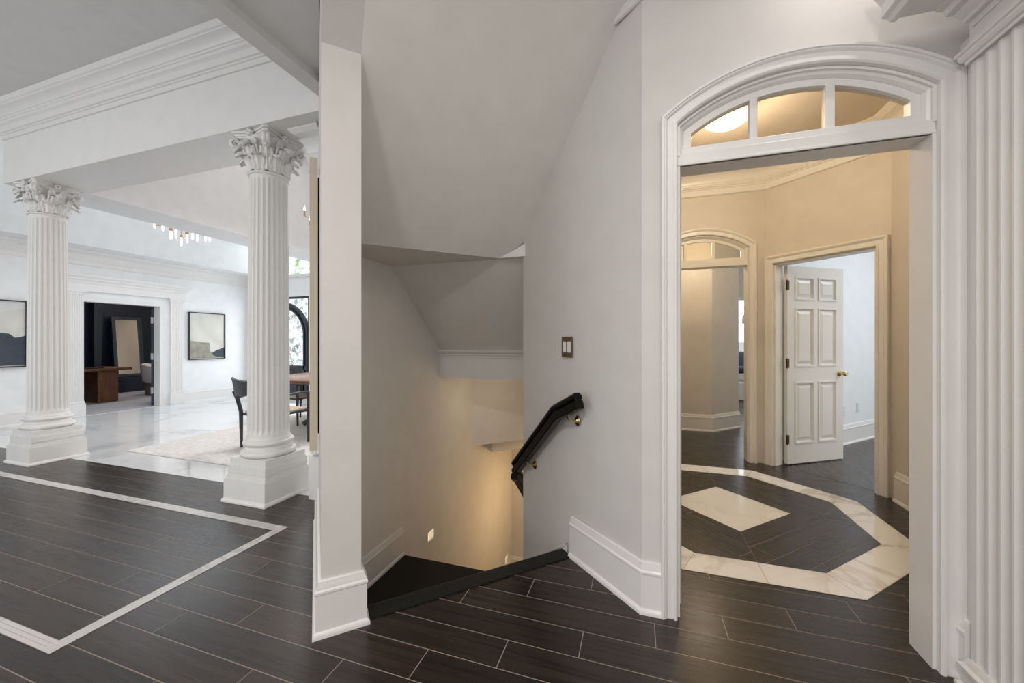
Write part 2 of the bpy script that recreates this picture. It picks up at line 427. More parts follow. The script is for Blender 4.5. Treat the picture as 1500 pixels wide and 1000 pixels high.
# small lit return beside the turning point
wt = MB(); wt.prism([(-.96, ZL - .004), (-.76, ZL - .004), (-.76, ZL + .085)], 2.66, 2.72, lambda a, b, h: (a, h, b))
struct(wt.build('trim_9', M['trim']))
s2 = MB(); s2.prism([(2.715, ZL), (3.52, 1.166), (3.52, 1.5), (2.715, 2.2)], -1.99, -.76, lambda a, b, h: (h, a, b))
struct(s2.build('ceiling_flight', M['stair_bright']))
hd = MB(); hd.box(-1.99, -.76, 3.52, 3.60, .88, 1.5)
struct(hd.build('ceiling_header', M['trim']))
hc = MB(); hc.sweep([(-.76, 3.52), (-1.92, 3.52)], [(0, 1.09), (.008, 1.09), (.008, 1.10), (.003, 1.102), (.003, 1.112), (.018, 1.114), (.018, 1.124), (.03, 1.13), (.045, 1.145), (.045, 1.152), (.055, 1.154), (.055, 1.166), (0, 1.166)], XY)
struct(hc.build('trim_10', M['trim'], smooth=True))
lc = MB(); lc.box(-1.99, -.76, 3.60, 5.9, .885, 1.0)
struct(lc.build('ceiling_lower', M['ceil']))
tw = MB(); tw.prism([(-1.99, 4.27), (-.70, 5.56), (-.78, 5.64), (-2.07, 4.35)], -.03, .9, XY)
struct(tw.build('wall_lower', M['stair_bright']))
sw = MB(); sw.box(2.045, 3.2, 4.58, 4.74, -.19, .6, lambda a, b, h: TD(a, b, h))
struct(sw.build('ceiling_lower_flight', M['ceil']))
# left wall of the stair, right wall, closing walls
wl = MB(); wl.box(-2.04, -1.92, 2.12, 6.0, -2.6, 3.05); struct(wl.build('wall_stair_left', M['stair_bright']))
wr = MB(); wr.prism([TD(1.34, 1.3)[:2], TD(1.34, 2.452)[:2], (-.785, 6.0), (-.68, 6.0), TD(1.44, 2.44)[:2], TD(1.44, 1.32)[:2], (.2, 2.0), (.02, 1.895)][1:], -2.6, 3.05, XY)
struct(wr.build('wall_stair_right', M['wall']))
we = MB(); we.box(-2.04, -.68, 5.9, 6.02, -2.6, 1.0); struct(we.build('wall_stair_end', M['wall']))
wf = MB(); wf.box(-2.04, -.68, 3.2, 6.0, -2.7, -2.42); struct(wf.build('floor_basement', M['carpet']))
basebd('baseboard_basement', [(-.785, 5.9), (-1.92, 5.9), (-1.92, 5.4)], z0=-2.42)
# baseboards
basebd('baseboard_hall', [(.104, 1.895), (.024, 1.895), TD(1.34, 1.85)[:2]])
basebd('baseboard_stair', [(-1.92, 2.85), (-1.92, 2.15)][::-1][::-1], z0=-.57)
sk = MB()
sk.prism([(2.85, -.545), (2.85, -.72), (3.0, -.95), (5.3, -2.93), (5.3, -2.62)], -1.92, -1.905, lambda a, b, h: (h, a, b))
sk.prism([(2.85, -.545), (2.85, -.565), (5.3, -2.64), (5.3, -2.62)], -1.92, -1.897, lambda a, b, h: (h, a, b))
struct(sk.build('baseboard_skirt', M['trim']))
sk = MB(); sk.prism([(1.9, .05), (1.9, -.4), (2.44, -.7), (2.44, -.33)], 1.325, 1.34, lambda a, b, h: TD(h, a, b))
sk.prism([(1.9, .05), (1.9, .037), (2.44, -.343), (2.44, -.33)], 1.318, 1.34, lambda a, b, h: TD(h, a, b))
struct(sk.build('baseboard_skirt_right', M['trim']))
# staircase
sc = tag(empty('staircase', TD(.75, 1.9, 0)), 'black wooden staircase winding down between the hall walls', 'stairs')
io = Vector(sc.location)
def sub(o):
    o.parent = sc
    o.matrix_parent_inverse.identity(); o.location = -io
    return o
b = MB(); b.prism([(1.835, -.001), (1.835, .006), (1.925, .006), (1.94, 0), (1.94, -.03), (1.925, -.034), (1.925, -.001)], .222, 1.322, lambda a, b_, h: TD(h, a, b_)); o = sub(b.build('nosing', M['nosing'])); o['label'] = 'worn black nosing strip at the top step'
def tread(poly, z):
    b = MB(); b.prism(poly, z - .035, z, XY); sub(b.build('tread', M['black'], bevel=.004))
def riser(p, q, z0, z1):
    b = MB(); dx, dy = q[0] - p[0], q[1] - p[1]; l = sqrt(dx * dx + dy * dy); nx, ny = -dy / l * .015, dx / l * .015
    b.prism([p, q, (q[0] + nx, q[1] + ny), (p[0] + nx, p[1] + ny)], z0, z1, XY); sub(b.build('riser', M['black']))
tread([TD(.222, 1.90)[:2], TD(1.32, 1.90)[:2], TD(1.32, 2.19)[:2], TD(.222, 2.19)[:2]], -.19)
tread([TD(.222, 2.15)[:2], TD(1.32, 2.15)[:2], TD(1.32, 2.43)[:2], TD(.222, 2.43)[:2]], -.38)
tread([TD(.222, 2.38)[:2], TD(1.32, 2.38)[:2], (-.80, 2.68), (-.80, 2.85), (-1.90, 2.85), (-1.90, 2.2)], -.57)
riser(TD(1.32, 1.915)[:2], TD(.222, 1.915)[:2], -.19, -.03)
riser(TD(1.32, 2.17)[:2], TD(.222, 2.17)[:2], -.38, -.225)
riser(TD(1.32, 2.40)[:2], TD(.222, 2.40)[:2], -.57, -.415)
z = -.57; y = 2.85
for i in range(9):
    riser((-.80, y - .02), (-1.90, y - .02), z - .19, z - .035)
    z -= .19
    tread([(-.80, y - .03), (-.80, y + .235), (-1.90, y + .235), (-1.90, y - .03)], z); y += .22

# ------------------------------------------------------------------ arched doorways
AX = .628; ZC = 1.64
def arc(R, hw, n=24, up=True):
    a0 = math.acos(hw / R)
    return [(AX + R * cos(a0 + (pi - 2 * a0) * i / n), ZC + R * sin(a0 + (pi - 2 * a0) * i / n)) for i in range(n + 1)]
def arch_wall(name, y0, y1, x0, x1, m, ztop=3.05):
    ar = arc(.745, .456)
    poly = [(x0, 0), (x0, ztop), (x1, ztop), (x1, 0), (AX + .456, 0)] + ar + [(AX - .456, 0)]
    b = MB(); b.prism(poly, y0, y1, lambda a, b_, h: (a, h, b_)); return struct(b.build(name, m))
def arch_door(name, y0, m, depth=.135):
    path = [(AX + .456, 0)] + arc(.745, .456, 32) + [(AX - .456, 0)]
    path = path[::-1]
    c = MB(); c.sweep(path, CASE, lambda a, b_, h: (a, y0 - h, b_))
    root = struct(c.build(name, m, smooth=True, edge=25))
    # transom frame
    f = MB(); yf0, yf1 = y0 + .035, y0 + .075
    a1 = [(AX + .456, 2.10)] + arc(.745, .456, 28) + [(AX - .456, 2.10)]; a2 = [(AX + .395, 2.10)] + arc(.686, .395, 28) + [(AX - .395, 2.10)]
    for i in range(len(a1) - 1):
        p, q, r_, s_ = a1[i], a1[i + 1], a2[i + 1], a2[i]
        for h in (yf0, yf1): f.quad([(p[0], h, p[1]), (q[0], h, q[1]), (r_[0], h, r_[1]), (s_[0], h, s_[1])])
        f.quad([(s_[0], yf0, s_[1]), (r_[0], yf0, r_[1]), (r_[0], yf1, r_[1]), (s_[0], yf1, s_[1])])
        f.quad([(p[0], yf0, p[1]), (q[0], yf0, q[1]), (q[0], yf1, q[1]), (p[0], yf1, p[1])])
    f.build('transom_frame', m, root)
    for (xa, xb) in ((.468, .498), (.745, .777)):
        f = MB(); zt = ZC + sqrt(.70 ** 2 - (xa - AX) ** 2); f.box(xa, xb, yf0 - .004, yf1, 2.12, zt); f.build('mullion', m, root, bevel=.004)
    f = MB(); f.box(AX - .456, AX + .456, y0 + .005, y0 + depth, 2.045, 2.10); f.box(AX - .456, AX + .456, y0 + .018, y0 + depth - .02, 2.10, 2.132)
    f.box(AX - .456, AX + .456, y0 + .0, y0 + .02, 2.045, 2.058)
    f.build('transom_bar', m, root, bevel=.003)
    # cove between casing and frame
    f = MB(); f.sweep(([(AX + .456, 2.09)] + arc(.745, .456, 32) + [(AX - .456, 2.09)])[::-1], [(-.001, 0), (-.012, 0), (-.012, -.012), (-.022, -.018), (-.03, -.032), (-.03, -.04), (-.001, -.04)], lambda a, b_, h: (a, y0 - h, b_)); f.build('cove_moulding', m, root, smooth=True, edge=25)
    for s in (-1, 1):
        f = MB(); xa = AX + s * .456; f.box(min(xa, xa - s * .012), max(xa, xa - s * .012), y0 + .003, y0 + depth, 0, 2.045); f.build('jamb', m, root)
    # three panes
    for (xa, xb) in ((AX - .40, .470), (.496, .747), (.775, AX + .40)):
        pts = [(xa, 2.125), (xb, 2.125)]
        for i in range(9):
            x = xb + (xa - xb) * i / 8; pts.append((x, ZC + sqrt(.69 ** 2 - (x - AX) ** 2)))
        g = MB(); g.prism(pts, yf0 + .018, yf0 + .022, lambda a, b_, h: (a, h, b_)); g.build('glass_pane', M['glass'], root)
    return root
arch_wall('wall_hall', 1.895, 2.03, .02, 1.26, M['wall'])
arch_door('door_1', 1.895, M['trim'])
arch_wall('wall_vestibule_back', 4.565, 4.70, -.05, 1.24, M['wallwarm']).location.x = .014
arch_door('door_2', 4.565, M['trimw']).location.x = .014

# vestibule octagon walls
w = MB(); w.box(1.935, 2.05, 2.30, 3.88, 0, 3.05); struct(w.build('wall_vestibule_right', M['wallwarm']))
w = MB(); w.prism([(1.19, 2.0), (1.27, 2.0), (2.05, 2.62), (1.935, 2.75), (1.19, 2.03)], 0, 3.05, XY); struct(w.build('wall_vestibule_front', M['wallwarm']))
w = MB(); w.box(-.77, -.65, 2.70, 3.87, 0, 3.05); struct(w.build('wall_vestibule_left', M['wallwarm']))
w = MB(); w.prism([(-.65, 3.85), (.06, 4.56), (-.03, 4.65), (-.74, 3.94)], 0, 3.05, XY); struct(w.build('wall_vestibule_corner', M['wallwarm']))
# diagonal wall with the panelled door
TWALL = 4.11; DL, DR, DH = 2.26, 1.462, 2.03
w = MB(); w.prism([(1.372, 0), (1.372, 3.05), (2.345, 3.05), (2.345, 0), (DL, 0), (DL, DH), (DR, DH), (DR, 0)], TWALL, TWALL + .12, lambda a, b_, h: TD(h, a, b_)); struct(w.build('wall_vestibule_diagonal', M['wallwarm']))
c = MB(); c.sweep([(DR, 0), (DR, DH), (DL, DH), (DL, 0)], [(o * 1.12, h) for o, h in CASE], lambda a, b_, h: TD(TWALL - h, a, b_))
d3 = struct(c.build('door_3', M['trimw'], smooth=True, edge=25))
for s, dd in ((1, DL), (-1, DR)):
    j = MB(); j.box(min(dd, dd - s * .015), max(dd, dd - s * .015), TWALL + .002, TWALL + .122, 0, DH, lambda a, b_, h: TD(b_, a, h)); j.build('jamb', M['trimw'], d3)
j = MB(); j.box(DR, DL, TWALL + .002, TWALL + .122, DH - .015, DH, lambda a, b_, h: TD(b_, a, h)); j.build('jamb', M['trimw'], d3)
# six-panel leaf, hinged at the left jamb
HX, HY = TD(TWALL + .135, DL - .022)[:2]
LA = radians(33.5); LW = .765; LT = .036
def LM(a, b_, h):   # along leaf, height, thickness (towards the viewer)
    return (HX + a * cos(LA) + h * sin(LA), HY + a * sin(LA) - h * cos(LA), b_)
lf = MB()
cols = [(.105, .345), (.42, .66)]; rowsz = [(.22, .83), (1.0, 1.585), (1.68, 1.90)]
xs = [0, .105, .345, .42, .66, LW]; zs = [.012, .22, .83, 1.0, 1.585, 1.68, 1.90, 2.015]
for i in range(5):
    for k in range(7):
        if i in (1, 3) and k in (1, 3, 5): continue
        lf.quad([LM(xs[i], zs[k], LT), LM(xs[i + 1], zs[k], LT), LM(xs[i + 1], zs[k + 1], LT), LM(xs[i], zs[k + 1], LT)])
bk = [LM(0, .012, 0), LM(LW, .012, 0), LM(LW, 2.015, 0), LM(0, 2.015, 0)]; fr_ = [LM(0, .012, LT), LM(LW, .012, LT), LM(LW, 2.015, LT), LM(0, 2.015, LT)]
lf.quad(bk)
for i in range(4): j = (i + 1) % 4; lf.quad([bk[i], bk[j], fr_[j], fr_[i]])
leaf = lf.build('door_leaf', M['door'], d3)
for (xa, xb) in cols:
    for (za, zb) in rowsz:
        p = MB()
        def ring(e, h): return [LM(xa + e, za + e, h), LM(xb - e, za + e, h), LM(xb - e, zb - e, h), LM(xa + e, zb - e, h)]
        R = [ring(-.008, LT), ring(-.008, LT + .008), ring(.006, LT + .008), ring(.014, LT - .012), ring(.022, LT - .012), ring(.055, LT + .001)]
        n0, w0 = p.grid(R, True); p.ngon([n0 + 5 * 4 + i for i in range(4)])
        p.build('door_panel', M['door'], leaf)
for hz in (.26, 1.03, 1.82):
    h = MB(); h.box(-.018, .022, hz - .045, hz + .045, -.002, .003, lambda a, b_, hh: LM(a, b_, LT + hh))
    h.tube([LM(-.006, hz - .05, LT + .004), LM(-.006, hz + .05, LT + .004)], .008, 10)
    h.build('hinge', M['bronze'], d3, smooth=True)
k = MB(); ax = lambda r, t_: None
def kn(prof):
    rows = []
    for r, hh in prof: rows.append([LM(LW - .06 + r * cos(2 * pi * i / 20), .915 + r * sin(2 * pi * i / 20), LT + hh) for i in range(20)])
    n0, w0 = k.grid(rows, True); k.ngon([n0 + (len(rows) - 1) * 20 + i for i in range(20)])
kn([(.032, 0), (.032, .006), (.026, .01), (.011, .014), (.010, .034), (.02, .042), (.027, .054), (.026, .066), (.018, .074), (.004, .076)])
k.build('door_knob', M['brass'], d3, smooth=True)['label'] = 'polished brass knob'
# side room walls
w = MB(); w.prism([TD(4.23, 2.353)[:2], TD(8, 2.353)[:2], TD(8, 2.45)[:2], TD(4.23, 2.45)[:2]], 0, 3.05, XY); struct(w.build('wall_side_room', M['roomblue']))
w = MB(); w.prism([TD(8, 2.45)[:2], TD(8, -.2)[:2], TD(8.1, -.2)[:2], TD(8.1, 2.45)[:2]], 0, 3.05, XY); struct(w.build('wall_side_room_end', M['roomblue']))
basebd('baseboard_side_room', [TD(8, 2.353)[:2], TD(4.24, 2.353)[:2]][::-1][::-1] if False else [TD(4.24, 2.353)[:2], TD(8, 2.353)[:2]][::-1])
w = MB(); w.prism([TD(4.11, -.2)[:2], TD(4.11, 2.45)[:2], TD(8.1, 2.45)[:2], TD(8.1, -.2)[:2]], 3.05, 3.15, XY); struct(w.build('ceiling_side_room', M['roomblue']))
def outlet(t_, z_, label):
    r = empty('electrical_outlet', TD(t_, 2.353, z_), radians(45))
    tag(r, label, 'outlet', 'outlets on the side room wall')
    p = MB(); p.box(-.035, .035, -.006, 0, -.058, .058); p.build('cover_plate', M['outlet'], r, bevel=.002)
    for s in (-.02, .02):
        p = MB(); p.box(-.014, .014, -.009, -.005, s - .014, s + .014); p.build('receptacle', M['rocker'], r)
outlet(5.72, .395, 'white wall outlet close beside the edge of the open panelled door')
outlet(6.08, .42, 'white wall outlet farther from the panelled door, near the door casing')
basebd('baseboard_vestibule', [(1.935, 3.86), (1.935, 2.78), ][::-1] if False else [(1.935, 2.78), (1.935, 3.80)], m='trimw')
# vestibule crown and ceiling
cp = [(AX - 1.2, 4.565), (1.249, 4.565)]
oc = [(-.06, 4.565), (1.249, 4.565), (1.935, 3.88), (1.935, 2.75)]
cr = MB(); cr.sweep(oc[::-1], [(o, 3.05 + h) for o, h in CROWN], XY); struct(cr.build('trim_3', M['trimw'], smooth=True, edge=25))
w = MB(); w.prism([(-.8, 2.0), (2.06, 2.0), (2.06, 3.9), (1.2, 4.75), (-.1, 4.75), (-.8, 3.95)], 3.05, 3.15, XY); struct(w.build('ceiling_vestibule', M['wallwarm']))
# passage beyond the far arch
w = MB(); w.prism([(-.9, 5.95), (.986, 5.95), (1.41, 6.39), (1.33, 6.47), (.94, 6.07), (-.9, 6.07)], 0, 3.05, XY); struct(w.build('wall_passage', M['wallwarm']))
basebd('baseboard_passage', [(-.9, 5.95), (.986, 5.95), (1.41, 6.39)][::-1], m='trimw')
w = MB(); w.box(-1.0, -.9, 4.6, 6.1, 0, 3.05); struct(w.build('wall_passage_left', M['wallwarm']))
w = MB(); w.prism([(-1, 4.60), (1.25, 4.60), (1.9, 5.6), (2.3, 8.3), (.9, 8.3), (.9, 6.4), (-1, 6.1)], 3.05, 3.15, XY); struct(w.build('ceiling_passage', M['wallwarm']))
w = MB(); w.prism([(.9, 8.2), (.9, 3.05), (2.9, 3.05), (2.9, 8.2)] and [(.9, 0), (.9, 3.05), (2.9, 3.05), (2.9, 0), (2.35, 0), (2.35, 2.03), (1.2, 2.03), (1.2, 0)], 8.2, 8.32, lambda a, b_, h: (a, h, b_)); struct(w.build('wall_bedroom_front', M['wallwarm']))
c = MB(); c.sweep([(2.35, 0), (2.35, 2.03), (1.2, 2.03), (1.2, 0)][::-1], CASE, lambda a, b_, h: (a, 8.2 - h, b_)); struct(c.build('door_6', M['trimw'], smooth=True))
w = MB(); w.box(.4, 5, 11.0, 11.1, 0, 3.05); struct(w.build('wall_bedroom', M['roomblue']))
w = MB(); w.box(.3, 5, 8.3, 11.1, 3.05, 3.15); struct(w.build('ceiling_bedroom', M['roomblue']))
w = MB(); w.box(.3, .4, 8.3, 11.1, 0, 3.05); struct(w.build('wall_bedroom_left', M['roomblue']))
wn = MB(); wn.box(1.6, 3.6, 10.985, 11.0, .9, 2.3); o = struct(wn.build('window_2', M['sky']))
f = MB()
for x in (1.55, 2.55, 3.6): f.box(x, x + .06, 10.96, 10.99, .86, 2.36)
f.box(1.55, 3.66, 10.96, 10.99, .84, .9); f.box(1.55, 3.66, 10.96, 10.99, 2.3, 2.36); f.build('window_frame', M['trim'], o)

# ------------------------------------------------------------------ right wall with pilaster
w = MB(); w.box(1.19, 1.32, -.6, 2.0, 0, 3.05); struct(w.build('wall_right', M['wall']))
w = MB(); w.box(1.152, 1.19, 1.822, 1.895, 0, 2.36); struct(w.build('gap_filler', M['trim']))  # filler added to make the shaded gap beside the pilaster shallower and lighter
basebd('baseboard_right', [(1.19, 1.88), (1.19, 1.83)] [::-1] if False else [(1.152, 1.838), (1.152, 1.895)])
pr = tag(empty('pilaster', (1.1885, 1.633, 0)), 'white fluted pilaster on the wall right beside the near arched doorway', 'pilaster')
def flute_panel(mb, a0, a1, n, z0, z1, dep, mp, cham=.02, proj=0.0):
    """fluted board from a0..a1; mp(a, z, out)"""
    w_ = (a1 - a0); m_ = .018; pit = (w_ - 2 * m_) / n; prof = [(a0, 0), (a0, dep)]
    for i in range(n):
        s = a0 + m_ + i * pit
        for q in range(9):
            u = q / 8; prof.append((s + pit * (.10 + .8 * u), dep - .008 * sin(pi * u) ** .6 if 0 < u < 1 else dep))
    prof += [(a1, dep), (a1, 0)]
    mb.prism([(a, h) for a, h in prof], z0, z1, lambda a, h, z_: mp(a, z_, h))
PY0, PY1 = -.185, .185
pm = lambda a, z_, h: (-h, a, z_)
b = MB(); flute_panel(b, PY0, PY1, 7, .112, 2.245, .054, pm); b.build('shaft', M['trim'], pr, smooth=True, edge=25)
b = MB(); b.sweep([(0, PY0), (-.054, PY0), (-.054, PY1), (0, PY1)], [(0, 0), (.03, 0), (.03, .012), (.018, .022), (.018, .068), (.026, .074), (.026, .084), (.014, .092), (.01, .106), (.004, .114), (0, .114)], XY); b.box(-.054, 0, PY0, PY1, 0, .112); b.build('plinth', M['trim'], pr, smooth=True)
ENT = [(0, 2.243), (.010, 2.243), (.010, 2.254), (.017, 2.258), (.022, 2.268), (.022, 2.278), (.028, 2.282), (.028, 2.292), (0, 2.292)]
b = MB(); pth = [(0, PY0), (-.056, PY0), (-.056, PY1), (0, PY1)]
b.sweep(pth, ENT, XY); b.box(-.058, 0, PY0, PY1, 2.243, 2.40); b.build('architrave', M['trim'], pr, smooth=True, edge=25)
CORN = [(0, 2.36), (.064, 2.36), (.068, 2.378), (.086, 2.378), (.09, 2.39), (.108, 2.403), (.115, 2.412), (.137, 2.415), (.142, 2.435), (.165, 2.44), (.165, 2.446), (.275, 2.446), (.275, 2.436), (.293, 2.436), (.305, 2.45), (.3215, 2.456), (.3215, 2.50), (.335, 2.52), (.36, 2.56), (.365, 2.59), (0, 2.59)]
b = MB(); b.sweep([(0, -.8), (0, PY1 - .018)], CORN, XY)
b.build('cornice', M['trim'], pr, smooth=True, edge=25)

# hall ceiling and crown on the stair wall
w = MB(); w.prism([(-2.05, -2.6), (1.32, -2.6), (1.32, 2.0), (0.0, 2.0), TD(1.36, 1.26)[:2], TD(.0, 1.26)[:2], (-2.05, 2.09), (-2.05, 2.25), (-2.17, 2.25), (-2.05, 2.2)], 3.05, 3.2, XY); struct(w.build('ceiling', M['ceil']))
w = MB(); w.prism([TD(-.02, 1.2)[:2], TD(1.6, 1.2)[:2], (.3, 2.1), (-.6, 6.1), (-2.1, 6.1), (-2.5, 2.5)], 3.2, 3.3, XY); struct(w.build('ceiling_light_stop', M['ceil']))  # unseen slab added over the stairwell to keep stray light out
cr = MB(); cr.sweep([(.03, 1.895), TD(1.34, 1.86)[:2], TD(1.34, 1.40)[:2]][:0] + [(.9, 1.895), (.022, 1.895), TD(1.34, 1.52)[:2]], [(o * .8, 3.05 + h * .86) for o, h in CROWN], XY); struct(cr.build('trim_4', M['trim'], smooth=True, edge=25))

# ------------------------------------------------------------------ foyer and dining shell
w = MB(); w.box(-9.0, -2.05, -2.6, 2.3, 3.65, 3.8); struct(w.build('ceiling_foyer', M['ceil']))
w = MB(); w.box(-2.165, -2.048, -2.6, 2.25, 3.0, 3.8); struct(w.build('ceiling_header_beam', M['ceil']))
w = MB(); w.box(-6.33, -2.08, 2.2, 2.65, 2.905, 4.7); struct(w.build('ceiling_beam', M['plaster']))
cr = MB(); cr.sweep([(-2.16, 2.2), (-6.33, 2.2), (-6.33, 2.7)], BCROWN, XY); struct(cr.build('trim_5', M['trim'], smooth=True, edge=25))
w = MB(); w.box(-6.45, -5.82, 2.60, 6.9, 2.9, 4.7); struct(w.build('ceiling_beam_dining', M['walldining']))
w = MB(); w.box(-9.0, -2.2, 2.25, 7.0, 4.7, 4.8); struct(w.build('ceiling_dining', M['walldining']))
w = MB(); w.box(-2.52, -2.40, 2.65, 6.9, 0, 4.7); struct(w.build('wall_dining_right', M['walldining']))
w = MB(); w.box(-2.5, -2.03, 2.47, 2.66, 0, 3.3); struct(w.build('wall_dining_end', M['walldining']))
# left wall with the office opening
YO0, YO1, ZO = 3.90, 4.987, 1.924
w = MB(); w.prism([(-2.6, 0), (-2.6, 4.7), (6.9, 4.7), (6.9, 0), (YO1, 0), (YO1, ZO), (YO0, ZO), (YO0, 0)], -8.95, -8.8, lambda a, b_, h: (h, a, b_)); struct(w.build('wall_left', M['walldining']))
w = MB(); w.box(-8.82, -8.3, 2.2, 6.85, 2.77, 4.7); struct(w.build('ceiling_bulkhead', M['walldining']))
cr = MB(); cr.sweep([(-8.8, 6.81), (-8.8, -2.0)], [(o, 2.77 + h) for o, h in CROWN], XY); struct(cr.build('trim_6', M['trim'], smooth=True, edge=25))
# back wall of the entry with an arched iron door and a transom window
IX0, IX1 = -8.70, -7.0
w = MB(); w.prism([(-9, 0), (-9, 4.7), (-2.2, 4.7), (-2.2, 0), (IX1, 0), (IX1, 2.27), (IX0, 2.27), (IX0, 0)], 6.81, 6.95, lambda a, b_, h: (a, h, b_)); struct(w.build('wall_back', M['walldining']))
d4 = MB(); ic = (IX0 + IX1) / 2; hw = .85
def iarc(R, n=20): return [(ic + R * cos(pi * i / n), 1.40 + R * .96 * sin(pi * i / n)) for i in range(n + 1)]
d4.sweep([(IX1, 0), (IX1, 2.27), (IX0, 2.27), (IX0, 0)], [(0, 0), (.045, 0), (.045, .05), (0, .05)], lambda a, b_, h: (a, 6.83 + h, b_))
d4.sweep([(ic + .8, 0)] + iarc(.80) + [(ic - .8, 0)], [(0, 0), (.05, 0), (.05, .06), (.11, .06), (.11, .02), (.15, .02), (.15, .07), (0, .07)], lambda a, b_, h: (a, 6.82 + h, b_))
d4.box(ic - .05, ic + .05, 6.84, 6.9, 0, 2.1); d4.box(IX0, IX1, 6.84, 6.9, .02, .35); d4.box(IX0, IX1, 6.84, 6.9, .62, .70)
d4 = struct(d4.build('door_4', M['iron']))
g = MB(); g.box(IX0, IX1, 6.905, 6.915, .02, 2.25); g.build('door_glass', M['frost'], d4)
sc_ = MB(); rg = random.Random(3)
for i in range(26):
    x = ic + rg.uniform(-.62, .62); z_ = rg.uniform(.4, 1.9); r_ = rg.uniform(.04, .09)
    if (x - ic) ** 2 + max(0, z_ - 1.4) ** 2 > .36: continue
    sc_.tube([(x + r_ * (1 - k_ / 26) * cos(k_ * .5), 6.875, z_ + r_ * (1 - k_ / 26) * sin(k_ * .5)) for k_ in range(20)], .004, 5)
sc_.build('scrollwork', M['iron'], d4)
wn = MB(); wn.box(-8.3, -6.75, 6.79, 6.815, 2.77, 3.6); wn = struct(wn.build('window_1', M['outdoor']))
f = MB(); f.sweep([(-8.3, 2.77), (-6.75, 2.77), (-6.75, 3.6), (-8.3, 3.6)], [(0, 0), (-.06, 0), (-.06, .03), (0, .03)], lambda a, b_, h: (a, 6.80 - h, b_), closed=True); f.build('window_frame', M['trim'], wn)
basebd('baseboard_left', [(-8.8, 6.81), (-8.8, 5.40)])
basebd('baseboard_left_near', [(-8.8, 3.68), (-8.8, -2.5)])
# door surround: pilasters + entablature
def lpil(y0, y1, label):
    r = tag(empty('pilaster', (-8.7985, (y0 + y1) / 2, 0)), label, 'pilaster', 'pilasters framing the office opening')
    h = (y1 - y0) / 2; pmp = lambda a, z_, hh: (hh, a, z_)
    b = MB(); flute_panel(b, -h, h, 6, .26, 2.03, .045, pmp); b.build('shaft', M['trim'], r, smooth=True, edge=25)
    b = MB(); b.box(0, .065, -h - .02, h + .02, 0, .22); b.box(0, .055, -h - .01, h + .01, .22, .26); b.build('plinth', M['trim'], r, bevel=.006)
    b = MB(); b.sweep([(0, h), (.045, h), (.045, -h), (0, -h)], [(0, 2.03), (.012, 2.03), (.012, 2.05), (.03, 2.07), (.03, 2.09), (0, 2.09)], XY); b.box(0, .046, -h, h, 2.03, 2.09); b.build('capital', M['trim'], r)
    return r
lpil(3.70, 3.90, 'white fluted pilaster at the dark office opening, beside the black framed picture behind the column')
lpil(5.16, 5.375, 'white fluted pilaster between the dark office opening and the framed landscape')
e = MB(); e.box(-8.8, -8.74, 3.66, 5.42, 2.092, 2.24); e.sweep([(-8.8, 5.42), (-8.74, 5.42), (-8.74, 3.66), (-8.8, 3.66)], [(0, 2.22), (.015, 2.22), (.02, 2.25), (.05, 2.28), (.05, 2.295), (.085, 2.33), (.09, 2.36), (0, 2.36)], XY); e.box(-8.8, -8.74, 3.66, 5.42, 2.22, 2.36)
struct(e.build('trim_7', M['trim'], smooth=True, edge=25))
c = MB(); c.sweep([(YO0, 0), (YO0, ZO), (YO1, ZO), (YO1, 0)], [(0, 0), (.07, 0), (.07, .02), (0, .02)], lambda a, b_, h: (-8.8 + h, a, b_))
d5 = struct(c.build('door_5', M['trim']))
lf = MB(); lf.box(0, .80, -.02, .02, .01, 1.90, lambda a, b_, h: (-8.97 - .871 * a - .491 * b_, 4.975 + .491 * a - .871 * b_, h)); lf.build('door_leaf', M['navy'], d5)
for z_ in (.3, .96, 1.66):
    h = MB(); h.box(-8.965, -8.945, 4.935, 4.975, z_ - .06, z_ + .06); h.build('hinge', M['steel'], d5)
# office shell
w = MB(); w.box(-13.0, -12.5, 2.4, 8.0, 0, 3.0); struct(w.build('wall_office_back', M['navy']))
w = MB(); w.box(-12.5, -8.95, 2.3, 2.4, 0, 3.0); w.build('wall_office_left', M['navy']); struct(bpy.data.objects['wall_office_left'])
w = MB(); w.box(-12.5, -8.95, 7.6, 7.7, 0, 3.0); struct(w.build('wall_office_right', M['officewall']))
w = MB(); w.box(-13, -8.95, 2.3, 8.0, 3.0, 3.1); struct(w.build('ceiling_office', M['navy']))
w = MB(); w.box(-12.5, -12.3, 5.66, 5.79, 0, 3.0); struct(w.build('trim_8', M['navy']))
basebd('baseboard_office', [(-12.5, 7.9), (-12.5, 2.4)], m='navy')

